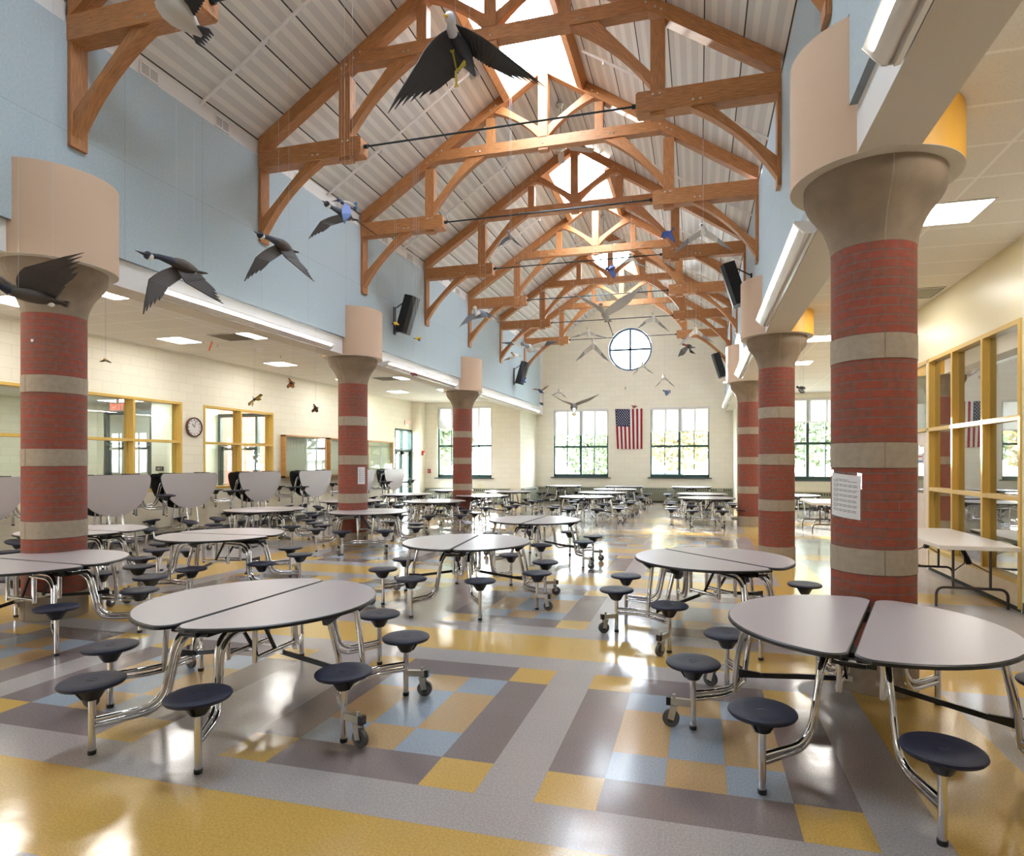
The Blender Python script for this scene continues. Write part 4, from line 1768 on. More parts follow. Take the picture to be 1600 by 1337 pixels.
# ------------------------------------------------------------------ ceiling fans
for i, (y, lab) in enumerate(((40.2, 'nearer brushed metal ceiling fan hanging from the ridge'), (59.4, 'farther ceiling fan hanging from the ridge'))):
    t = thing('ceiling_fan', lab, 'ceiling fan', (XC + .05, y, 26.85), .5 + i * .4, 'ceiling fans on the ridge')
    F = M['lite_metal']
    mb = MB()
    mb.lathe([(.12, 2.55), (.34, 2.72), (.36, 2.9)], (0, 0, 0), F, 20)
    mb.tube([(0, 0, 2.7), (0, 0, .3)], .05, F, 8)
    mb.build('downrod', t)
    mb = MB()
    mb.lathe([(.05, -.32), (.28, -.24), (.42, -.1), (.5, .02), (.5, .18), (.36, .3), (.1, .42)], (0, 0, 0), F, 28)
    mb.build('motor', t)
    for k in range(5):
        a = k * 2 * PI / 5
        c, s = math.cos(a), math.sin(a)
        mb = MB()
        mb.obox((c * .4, s * .4, .0), (c * .75, s * .75, -.02), .16, .05, F)
        mb.obox((c * .7, s * .7, -.03), (c * 2.35, s * 2.35, -.03), .45, .03, flat('fanblade', 176, 160, 148, .4), up=(-s * .2, c * .2, 1))
        mb.build('blade', t, 0)
# ------------------------------------------------------------------ stool tables
ZT = 2.307
ZS = 1.38
RS = 3.2


def half_outline(s, g=.035, R=2.5, rf=.32, n=26):
    """D shaped half top, flat side along local y at x = s*g, rounded corners"""
    ccx = g + rf
    ccy = math.sqrt((R - rf) ** 2 - ccx ** 2)
    th = math.atan2(ccy, ccx)
    pts = []
    for i in range(n + 1):
        a = -th + 2 * th * i / n
        pts.append((R * math.cos(a), R * math.sin(a)))
    for i in range(1, 7):
        a = th + (PI - th) * i / 6
        pts.append((ccx + rf * math.cos(a), ccy + rf * math.sin(a)))
    for i in range(1, 7):
        a = PI + (PI - th) * i / 6
        pts.append((ccx + rf * math.cos(a), -ccy + rf * math.sin(a)))
    return [(s * x, y) for x, y in pts]


def plate(mb, out, z0, z1, mtop, medge, ch=.018):
    """slab with a laminate face on top, black rim"""
    n = len(out)
    cx = sum(p[0] for p in out) / n
    cyy = sum(p[1] for p in out) / n
    ins = [(p[0] - (p[0] - cx) * ch, p[1] - (p[1] - cyy) * ch) for p in out]
    sgn = 1 if sum(out[i][0] * out[(i + 1) % n][1] - out[(i + 1) % n][0] * out[i][1] for i in range(n)) > 0 else -1
    if sgn < 0:
        out, ins = out[::-1], ins[::-1]
    mb.face([(x, y, z1) for x, y in ins], mtop)
    mb.face([(x, y, z0) for x, y in out][::-1], medge)
    for i in range(n):
        j = (i + 1) % n
        mb.face([(out[i][0], out[i][1], z0), (out[j][0], out[j][1], z0), (out[j][0], out[j][1], z1 - .02), (out[i][0], out[i][1], z1 - .02)], medge)
        mb.face([(out[i][0], out[i][1], z1 - .02), (out[j][0], out[j][1], z1 - .02), (ins[j][0], ins[j][1], z1), (ins[i][0], ins[i][1], z1)], medge)


CH = 'chrome'
SEATP = [(.02, ZS - .09), (.44, ZS - .1), (.52, ZS - .085), (.545, ZS - .05), (.535, ZS - .02), (.5, ZS), (.3, ZS - .004), (.09, ZS - .006), (.085, ZS - .014), (.07, ZS - .006), (.001, ZS - .006)]


def seat_parts(t, x, y, ang, tilt=None, z=0.0):
    """seat with bracket and leg at (x,y); returns nothing"""
    mb = MB()
    mb.lathe(SEATP, (0, 0, 0), M['seat'], 28)
    s = mb.build('seat', t, 40)
    mb = MB()
    mb.lathe([(.13, ZS - .36), (.15, ZS - .33), (.27, ZS - .12), (.28, ZS - .095)], (0, 0, 0), M['black'], 14)
    for k in range(4):
        a = k * PI / 2 + .4
        c, q = math.cos(a), math.sin(a)
        mb.prism([(.1, ZS - .34), (.17, ZS - .34), (.33, ZS - .1), (.1, ZS - .1)], 'y', -.02, .02, M['black'])
    b = mb.build('seat_bracket', s, 40)
    mb = MB()
    mb.tube([(0, 0, .05), (0, 0, ZS - .3)], .062, CH, 12)
    l = mb.build('leg', t, 40)
    mb = MB()
    mb.lathe([(.07, 0), (.074, .02), (.074, .075), (.064, .08)], (0, 0, 0), M['black'], 12)
    mb.build('foot_cap', l, 40)
    for o in (s, l):
        o.location = Vector((x, y, z)) * FT
        o.rotation_euler = (0, tilt or 0, ang) if not tilt else (tilt[0], tilt[1], ang)


def make_table():
    t = thing('stool_table', '', 'table')
    A = [math.radians(22.5 + 45 * k) for k in range(8)]
    P = [(RS * math.cos(a), RS * math.sin(a)) for a in A]
    for s in (1, -1):
        mb = MB()
        plate(mb, half_outline(s), ZT - .075, ZT, M['laminate'], M['black'])
        top = mb.build('tabletop', t, 30)
        mb = MB()
        mb.box(s * .1, s * .22, -2.05, 2.05, ZT - .2, ZT - .09, M['blackmetal'])
        mb.box(s * .3, s * 2.2, -.52, -.4, ZT - .2, ZT - .09, M['blackmetal'])
        mb.box(s * .3, s * 2.2, .4, .52, ZT - .2, ZT - .09, M['blackmetal'])
        mb.prism([(s * 2.0, ZT - .09), (s * 2.4, ZT - .09), (s * 2.3, ZT - .17), (s * 2.15, ZT - .28), (s * 2.05, ZT - .28)], 'y', -.62, -.5, M['blackmetal'])
        mb.prism([(s * 2.0, ZT - .09), (s * 2.4, ZT - .09), (s * 2.3, ZT - .17), (s * 2.15, ZT - .28), (s * 2.05, ZT - .28)], 'y', .5, .62, M['blackmetal'])
        mb.build('underframe', top, 20)
        # outer end frame: twin bar between the two outer stools, two table legs, casters
        mb = MB()
        x0, y0 = s * RS * math.cos(A[0]), RS * math.sin(A[0])
        for dz in (.74, .61):
            p = fillet([(x0, -y0, dz), (s * 2.36, -.62, dz), (s * 2.36, .62, dz), (x0, y0, dz)], .5, 5)
            mb.tube(p, .052, CH, 10, False)
        mb.build('end_bar', t, 50)
        for q in (-1, 1):
            mb = MB()
            mb.tube(fillet([(s * 2.36, q * .4, .62), (s * 2.3, q * .42, 1.3), (s * 2.1, q * .5, ZT - .13)], .3, 3), .062, CH, 12)
            mb.build('leg', t, 50)
            mb = MB()
            ca, sa = math.cos(s * 0 + A[0] * q * .6), math.sin(A[0] * q * .6)
            ox, oy = s * ca, sa
            a0 = Vector((x0, q * y0, .52))
            a1 = a0 + Vector((ox, oy, 0)) * .5
            mb.obox(a0, a1, .1, .13, 'lite_metal')
            mb.obox(a1 - Vector((ox, oy, 0)) * .06, a1 + Vector((ox, oy, 0)) * .03, .13, .16, 'black')
            cst = mb.build('caster_arm', t, 20)
            mb = MB()
            c = a1 - Vector((ox, oy, 0)) * .12
            mb.tube([(c.x, c.y, .66), (c.x, c.y, .36)], .035, 'lite_metal', 8)
            pd = Vector((-oy, ox, 0))
            for w in (-.075, .075):
                mb.obox((c.x + pd.x * w, c.y + pd.y * w, .42), (c.x + pd.x * w + ox * .06, c.y + pd.y * w + oy * .06, .16), .015, .13, 'lite_metal', up=(ox, oy, 0))
            mb.obox((c.x - pd.x * .085, c.y - pd.y * .085, .42), (c.x + pd.x * .085, c.y + pd.y * .085, .42), .14, .03, 'lite_metal')
            mb.build('fork', cst, 20)
            mb = MB()
            w = Vector((c.x + ox * .06, c.y + oy * .06, .17))
            mb.tube([w - pd * .05, w - pd * .045, w + pd * .045, w + pd * .05], [.13, .17, .17, .13], 'rubber', 20)
            mb.tube([w - pd * .056, w + pd * .056], .08, 'black', 12)
            mb.build('wheel', cst, 40)
        # locking bar to the centre
        mb = MB()
        mb.obox((s * 2.3, 0, .86), (s * .42, .12, 1.12), .04, .1, 'blackmetal')
        mb.prism([(s * 2.36, .78), (s * 2.36, .98), (s * 1.95, .98), (s * 1.85, .9), (s * 2.2, .86)], 'y', -.03, .03, M['blackmetal'])
        mb.build('locking_bar', t, 20)
        # centre hanger under this half
        mb = MB()
        for yy in (-.62, .62):
            mb.tube([(s * .36, yy, ZT - .12), (s * .36, yy, 1.1)], .06, CH, 10)
        mb.tube([(s * .36, -.62, 1.2), (s * .36, .62, 1.2)], .05, CH, 10)
        mb.build('center_hanger', t, 40)
        mb = MB()
        mb.obox((s * .36, -.5, ZT - .2), (s * .3, .1, 1.14), .045, .07, 'blackmetal')
        mb.obox((s * .2, .1, 1.14), (s * .5, .1, 1.14), .08, .08, 'lite_metal')
        mb.build('brace_bar', t, 20)
    for q in (1, -1):
        for s in (1, -1):
            # S tubes to the inner stools, two stacked tubes each
            sx, sy = s * RS * math.sin(A[0]), q * RS * math.cos(A[0])
            mb = MB()
            for k, (oz, oy) in enumerate(((0, 0), (-.115, -.115))):
                zt = ZT - .26 + oz
                zb = .62 + oz
                pts = [(s * .42, q * .55, zt), (s * .5, q * (1.78 + oy), zt - .02), (s * .66, q * (2.02 + oy), zb), (sx, sy, zb)]
                mb.tube(fillet(pts, .42, 7), .054, CH, 10)
            mb.build('seat_tube', t, 50)
        mb = MB()
        mb.box(-.34, .34, q * 1.42, q * 1.86, ZT - .33, ZT - .1, M['black'])
        mb.tube([(-.2, q * 1.95, ZT - .24), (.2, q * 1.95, ZT - .24)], .08, 'black', 10)
        mb.tube(fillet([(-.3, q * 1.8, ZT - .14), (-.28, q * 2.16, ZT - .16), (.28, q * 2.16, ZT - .16), (.3, q * 1.8, ZT - .14)], .12, 4), .022, CH, 6)
        mb.build('hinge', t, 20)
    for k, (x, y) in enumerate(P):
        seat_parts(t, x, y, A[k])
    return t


TB = [  # x, y, rotation, label
    (-9.56, 11.68, -1.5, 'biggest round stool table left of the centre aisle, closest to the camera'),
    (3.07, 12.93, -18, 'round stool table at the lower right corner, its slit wide open'),
    (-20.2, 14.4, 85.7, 'round stool table cut by the left edge, in front of the big left column'),
    (-19.94, 21.89, 91, 'round stool table just right of the big left column'),
    (-27.31, 21.62, 88, 'round stool table partly behind the big left column'),
    (-8.84, 22.39, 7, 'round stool table in the middle of the picture with its slit pointing away'),
    (.42, 20.54, 44.6, 'round stool table at mid right, seams running diagonally, in front of the sunlit column'),
    (-8.64, 31.9, -2, 'round stool table directly behind the middle one, left of the centre aisle'),
    (-27.84, 34.33, 90, 'round stool table with the bright sun glint, in front of the folded tables'),
    (-27.5, 44.0, 88, 'round stool table left of the second left column, behind the glinting one'),
    (-20.3, 34.55, -65, 'round stool table in front of the second left column'),
    (-20.64, 45.24, 84, 'round stool table just right behind the second left column'),
    (-27.9, 54.6, 80, 'round stool table beyond the second left column, next to the last folded tables'),
    (-19.84, 54.18, 3, 'round stool table in front of the third left column'),
    (-27.3, 64.3, 85, 'round stool table under the far left window, left of the third column'),
    (-19.93, 62.53, 2, 'round stool table right of the third left column'),
    (-9.96, 54.77, 4, 'nearest of the three tables lined up below the left far window'),
    (-9.79, 63.02, -3, 'middle table of the three lined up below the left far window'),
    (-9.55, 70.94, 8, 'rearmost table of the three lined up below the left far window'),
    (-17.7, 80.0, 2, 'round stool table standing against the convector under the left far window'),
    (-9.5, 80.0, -2, 'round stool table against the far convector below the flag'),
    (-.95, 80.0, 0, 'round stool table against the far convector under the right far window'),
    (.59, 55.5, 91, 'round stool table right of the aisle near the two far right columns'),
    (.25, 62.7, 88, 'round stool table just behind the one near the far right columns'),
    (8.6, 62.2, 5, 'round stool table in the right aisle seen between the columns'),
]
proto = make_table()
index_tree(proto)
for k, (x, y, r, lab) in enumerate(TB):
    t = proto if k == 0 else copy_tree(proto)
    t.location = Vector((x, y, 0)) * FT
    t.rotation_euler = (0, 0, math.radians(r))
    tag(t, lab, 'table', 'round folding stool tables')


def make_folded():
    t = thing('folded_stool_table', '', 'table')
    zt = 4.65
    for s in (1, -1):
        mb = MB()
        out = half_outline(1, 0.0)
        # local: half disc hanging, flat edge along y at the top; face towards s*x
        n = len(out)
        P3 = lambda r, y, off: (s * (.42 + off + .06 * r / 2.5), y, zt - r)
        o3 = [P3(x, y, 0) for x, y in out]
        f3 = [P3(x, y, .09) for x, y in out]
        if s > 0:
            mb.face(f3[::-1], M['laminate']); mb.face(o3, M['black'])
        else:
            mb.face(f3, M['laminate']); mb.face(o3[::-1], M['black'])
        for i in range(n):
            j = (i + 1) % n
            mb.face([o3[i], o3[j], f3[j], f3[i]], M['black'])
        top = mb.build('tabletop', t, 30)
        mb = MB()
        mb.box(s * .28, s * .42, -2.0, 2.0, zt - .35, zt - .2, M['blackmetal'])
        mb.box(s * .28, s * .42, -.6, -.45, zt - 2.2, zt - .2, M['blackmetal'])
        mb.box(s * .28, s * .42, .45, .6, zt - 2.2, zt - .2, M['blackmetal'])
        for yy in (-1.5, 1.5):
            mb.box(s * .1, s * .5, yy - .2, yy + .2, zt - .02, zt + .04, M['black'])
        mb.build('underframe', top, 20)
        # bottom pair of tilted stools on the floor
        mb = MB()
        x0, y0 = s * 1.35, RS * math.sin(math.radians(22.5))
        for dz in (.78, .65):
            mb.tube(fillet([(x0, -y0, dz), (s * .8, -.6, dz + .1), (s * .8, .6, dz + .1), (x0, y0, dz)], .4, 5), .052, CH, 8, False)
        mb.build('end_bar', t, 50)
        for q in (-1, 1):
            seat_parts(t, x0, q * y0, 0, (0, -s * .0 + s * .22), z=0.02)
            mb = MB()
            mb.tube([(s * .8, q * .4, .78), (s * .36, q * .45, zt - 1.6)], .06, CH, 10)
            mb.build('leg', t, 40)
            mb = MB()
            pd = Vector((0, 1, 0))
            w = Vector((s * .95, q * (y0 - .35), .17))
            mb.tube([w - pd * .05, w - pd * .045, w + pd * .045, w + pd * .05], [.13, .17, .17, .13], 'rubber', 16)
            mb.obox((w.x, w.y - .08, .2), (w.x, w.y - .08, .72), .05, .1, 'lite_metal')
            mb.build('caster', t, 40)
    lift = 1.92
    for q in (1, -1):
        for s in (1, -1):
            sx, sy = s * RS * math.sin(math.radians(22.5)), q * RS * math.cos(math.radians(22.5))
            mb = MB()
            for oz, oy in ((0, 0), (-.115, -.115)):
                pts = [(s * .2, q * .55, zt - .5 + oz), (s * .22, q * (1.85 + oy), zt - .52 + oz), (s * .4, q * (2.1 + oy), .62 + lift + oz), (sx, sy, .62 + lift + oz)]
                mb.tube(fillet(pts, .42, 6), .054, CH, 8)
            mb.build('seat_tube', t, 50)
            seat_parts(t, sx, sy, 0, None, z=lift)
    mb = MB()
    for yy in (-.5, .5):
        mb.tube([(0, yy, zt - .1), (0, yy, 1.6)], .06, CH, 10)
    mb.tube([(0, -.5, 1.7), (0, .5, 1.7)], .05, CH, 10)
    mb.build('center_hanger', t, 40)
    return t


proto = make_folded()
index_tree(proto)
FL = [(-35.3, 22.0, 'folded stool table at the left picture edge, left of the big column'),
      (-34.4, 28.75, 'folded stool table just right of the big left column, first of the row'),
      (-35.3, 35.3, 'folded stool table under the clock'),
      (-35.3, 42.4, 'folded stool table below the yellow window right of the clock'),
      (-35.3, 49.8, 'folded stool table in front of the nearest display case'),
      (-35.3, 58.0, 'folded stool table half hidden behind the second left column'),
      (-35.3, 65.1, 'folded stool table farthest away, next to the green door')]
for k, (x, y, lab) in enumerate(FL):
    t = proto if k == 0 else copy_tree(proto)
    t.location = Vector((x, y, 0)) * FT
    tag(t, lab, 'folding table', 'folded stool tables along the left wall')


# ------------------------------------------------------------------ rectangular folding tables
def rect_table(x0, x1, y0, y1, label):
    t = thing('folding_table', label, 'folding table', ((x0 + x1) / 2, (y0 + y1) / 2, 0), 0, 'rectangular folding tables in the right aisle')
    w, d = (x1 - x0) / 2, (y1 - y0) / 2
    r = .18
    out = []
    for cx, cyy, a0 in ((w - r, -d + r, -90), (w - r, d - r, 0), (-w + r, d - r, 90), (-w + r, -d + r, 180)):
        for k in range(5):
            a = math.radians(a0 + k * 22.5)
            out.append((cx + r * math.cos(a), cyy + r * math.sin(a)))
    mb = MB()
    plate(mb, out, 2.24, 2.4, M['resin'], M['resin'], .012)
    mb.build('tabletop', t, 40)
    for s in (-1, 1):
        mb = MB()
        y = s * (d - .75)
        B = 'brownsteel'
        mb.tube(fillet([(-w + .12, y, .03), (-w + .12, y, .75), (w - .12, y, .75), (w - .12, y, .03)], .3, 6), .05, B, 10)
        for xx in (-.6, .6):
            mb.tube([(xx, y, .75), (xx, y, 2.24)], .045, B, 10)
        mb.tube([(-.6, y, 1.35), (-.12, y - s * .3, 1.62), (0, y - s * .75, 2.2)], .022, B, 6)
        mb.tube([(.6, y, 1.35), (.12, y - s * .3, 1.62), (0, y - s * .75, 2.2)], .022, B, 6)
        mb.obox((0, y - s * .28, 1.6), (0, y - s * 1.0, 2.22), .16, .05, 'black')
        mb.build('leg_frame', t, 40)


rect_table(8.45, 11.0, 25.0, 31.5, 'almond rectangular folding table in front of the tall yellow window, right')
rect_table(8.1, 10.6, 48.6, 54.6, 'almond rectangular folding table peeking out left of the nearest column')


# ------------------------------------------------------------------ papers taped on columns
def paper(cx, cyy, R, a0, a1, z0, z1, label, tilt=0.0, lines=18):
    t = thing('taped_notice', label, 'notice', (cx, cyy, z0))
    n = 8
    H = z1 - z0

    def pt(a, z, r):
        return (r * math.cos(a), r * math.sin(a), z + (a - a0) * tilt)
    mb = MB()
    da = .05
    for i in range(n):
        b0, b1 = a0 - da + (a1 - a0 + 2 * da) * i / n, a0 - da + (a1 - a0 + 2 * da) * (i + 1) / n
        mb.face([pt(b0, -.07, R + .01), pt(b1, -.07, R + .01), pt(b1, H + .07, R + .01), pt(b0, H + .07, R + .01)], M['glass'])
    mb.build('plastic_sleeve', t, 60)
    mb = MB()
    for i in range(n):
        b0, b1 = a0 + (a1 - a0) * i / n, a0 + (a1 - a0) * (i + 1) / n
        mb.face([pt(b0, 0, R + .016), pt(b1, 0, R + .016), pt(b1, H, R + .016), pt(b0, H, R + .016)], M['paper'])
    mb.build('sheet', t, 60)
    mb = MB()
    rnd = random.Random(5)
    k = 0
    z = H * .87
    while z > H * .14:
        short = k % 3 == 2 or k == 0
        m0, m1 = (.25, .7) if k == 0 else (.12, (.3 if short else .9) + rnd.random() * .05)
        for i in range(6):
            u0, u1 = m0 + (m1 - m0) * i / 6, m0 + (m1 - m0) * (i + .88) / 6
            b0, b1 = a0 + (a1 - a0) * u0, a0 + (a1 - a0) * u1
            mb.face([pt(b0, z, R + .019), pt(b1, z, R + .019), pt(b1, z + .012, R + .019), pt(b0, z + .012, R + .019)], M['ink'])
        k += 1
        z -= H * .032 if k % 3 else H * .052
    mb.build('typed_lines', t, 0)


# the column centres seen from the camera: R1 at (4.1, 16.42)
def ang_of(cx, cyy, R, px, z):
    """angle on the column whose surface point projects to px"""
    best = None
    for i in range(2000):
        a = -PI + 2 * PI * i / 2000
        x, y = cx + R * math.cos(a), cyy + R * math.sin(a)
        if (x * math.cos(a) + y * math.sin(a)) > 0:
            continue
        r = x * CS + y * SN
        d = y * CS - x * SN
        p = CAM_CX + CAM_F * r / d
        if best is None or abs(p - px) < best[0]:
            best = (abs(p - px), a)
    return best[1]


a0, a1 = ang_of(4.1, CY[0], .93, 1301, 5), ang_of(4.1, CY[0], .93, 1344.5, 5)
if a0 > 0: a0 -= 2 * PI
if a1 > 0: a1 -= 2 * PI
paper(4.1, CY[0], .93, min(a0, a1), max(a0, a1), 4.12, 5.15, 'typed notice in a plastic sleeve taped to the nearest right column', -.08)
a0, a1 = ang_of(-22.05, CY[1], .93, 559, 5), ang_of(-22.05, CY[1], .93, 569.8, 5)
paper(-22.05, CY[1], .93, min(a0, a1), max(a0, a1), 4.0, 5.1, 'white sheet taped on the second left column, seen at its right edge')
t = thing('sticker', 'tiny white label stuck on the big left column high up', 'label', (0, 0, 0))
a = ang_of(-22.05, CY[0], .93, 50.5, 9)
mb = MB()
for i in range(2):
    b0, b1 = a - .05 + .05 * i, a + .05 * i
    mb.face([(-22.05 + .94 * math.cos(b0), CY[0] + .94 * math.sin(b0), 9.48), (-22.05 + .94 * math.cos(b1), CY[0] + .94 * math.sin(b1), 9.48),
             (-22.05 + .94 * math.cos(b1), CY[0] + .94 * math.sin(b1), 9.57), (-22.05 + .94 * math.cos(b0), CY[0] + .94 * math.sin(b0), 9.57)], M['paper'])
mb.build('sheet', t, 0)


# ------------------------------------------------------------------ outside
mb = MB()
mb.box(-140, 110, 86.4, 260, -1.3, -1.0, M['ground'])
mb.box(-140, -38.5, -40, 86.4, -1.3, -1.0, M['ground'])
struct(mb, 'ground_outside', 0)
rnd = random.Random(11)


def tree(x, y, h, r, m, label, seed, nl=1500):
    t = thing('tree', label, 'tree', (x, y, -1.0))
    R = random.Random(seed)
    mb = MB()
    mb.tube([(0, 0, 0), (.3, .1, h * .35), (0, .2, h * .7)], [r * .09, r * .07, r * .03], 'bark', 8)
    for k in range(6):
        a = R.random() * 6.28
        mb.tube([(0.1, .1, h * (.3 + .06 * k)), (math.cos(a) * r * .6, math.sin(a) * r * .6, h * (.5 + .07 * k))], [r * .035, r * .01], 'bark', 6)
    mb.build('trunk', t)
    mb = MB()
    for k in range(nl):
        u, v = R.random() * 2 - 1, R.random() * 6.28
        q = (R.random() ** .4)
        s = math.sqrt(1 - u * u)
        c = Vector((s * math.cos(v) * r * q, s * math.sin(v) * r * q, h * .62 + u * h * .38 * q))
        e = r * (.04 + .055 * R.random())
        n1 = Vector((R.random() - .5, R.random() - .5, R.random() - .5)).normalized()
        n2 = n1.orthogonal().normalized()
        n3 = n1.cross(n2)
        mb.face([c + n2 * e, c + (n2 + n3) * e * .6, c + n3 * e, c - n2 * e * .8, c - n3 * e], M[m])
    mb.build('foliage', t, 0)


for i, (x, y, h, r, m, l) in enumerate(((-20, 116, 14, 6, 'leafA', 'leafy tree outside the left far window'), (-14, 138, 24, 8, 'leafB', 'autumn tree outside behind the left far window mullion'),
                                        (-4, 118, 19, 7, 'leafB', 'pale autumn tree outside the right far window'), (6, 142, 24, 9, 'leafA', 'greener tree outside right of the far window'),
                                        (19, 120, 22, 8, 'leafA', 'big green tree outside the right aisle window'), (-50, 112, 22, 8, 'leafA', 'tree outside the far left window'),
                                        (-38, 136, 22, 8, 'leafB', 'autumn tree outside the far left window, right one'), (-52, 84, 18, 7, 'leafA', 'tree outside the entrance behind the yellow window'),
                                        (-78, 84, 22, 9, 'leafB', 'tree outside the green door'))):
    tree(x, y, h, r, m, l, i)
# parked cars
def car(x, y, label, rz=0):
    t = thing('parked_car', label, 'car', (x, y, -1.0), rz, 'cars parked outside')
    mb = MB()
    mb.prism([(-7.4, 1.0), (-7.5, 2.4), (-7.0, 2.9), (-3.8, 3.3), (4.6, 3.3), (6.9, 2.95), (7.4, 2.3), (7.4, 1.0)], 'y', -2.8, 2.8, M['carpaint'])
    mb.build('body', t, 20)
    mb = MB()
    mb.prism([(-4.2, 3.28), (-2.2, 4.75), (2.4, 4.85), (5.0, 3.28)], 'y', -2.4, 2.4, M['carglass'])
    mb.prism([(-2.3, 4.7), (-2.2, 4.85), (2.4, 4.95), (2.5, 4.8)], 'y', -2.42, 2.42, M['carpaint'])
    mb.build('cabin', t, 20)
    for a in (-4.6, 4.5):
        for b in (-2.6, 2.6):
            mb = MB()
            mb.tube([(a, b - .35, 1.1), (a, b + .35, 1.1)], 1.1, 'rubber', 18)
            mb.build('wheel', t, 40)


car(-5.5, 104, 'silver car parked outside the right far window')
car(14, 106, 'silver car parked outside the right aisle window', .1)
t = thing('neighbour_house', 'low white roofed building seen outside through the right aisle window', 'building', (30, 150, -1))
mb = MB(); mb.box(-16, 16, 0, 20, 0, 7, M['white']); mb.build('wall', t, 0)
mb = MB(); mb.prism([(-1, 7), (21, 7), (10, 13)], 'x', -17, 17, M['metalwhite']); mb.build('roof', t, 0)
t = thing('brick_building', 'red brick building outside the entrance, seen through the yellow windows', 'building', (-55.0, 64, -1))
mb = MB(); mb.box(-14, 0, 0, 3, 0, 14, M['ext_brick_y']); mb.build('wall', t, 0)
# ------------------------------------------------------------------ hanging birds
def lerp(a, b, t):
    return a + (b - a) * t


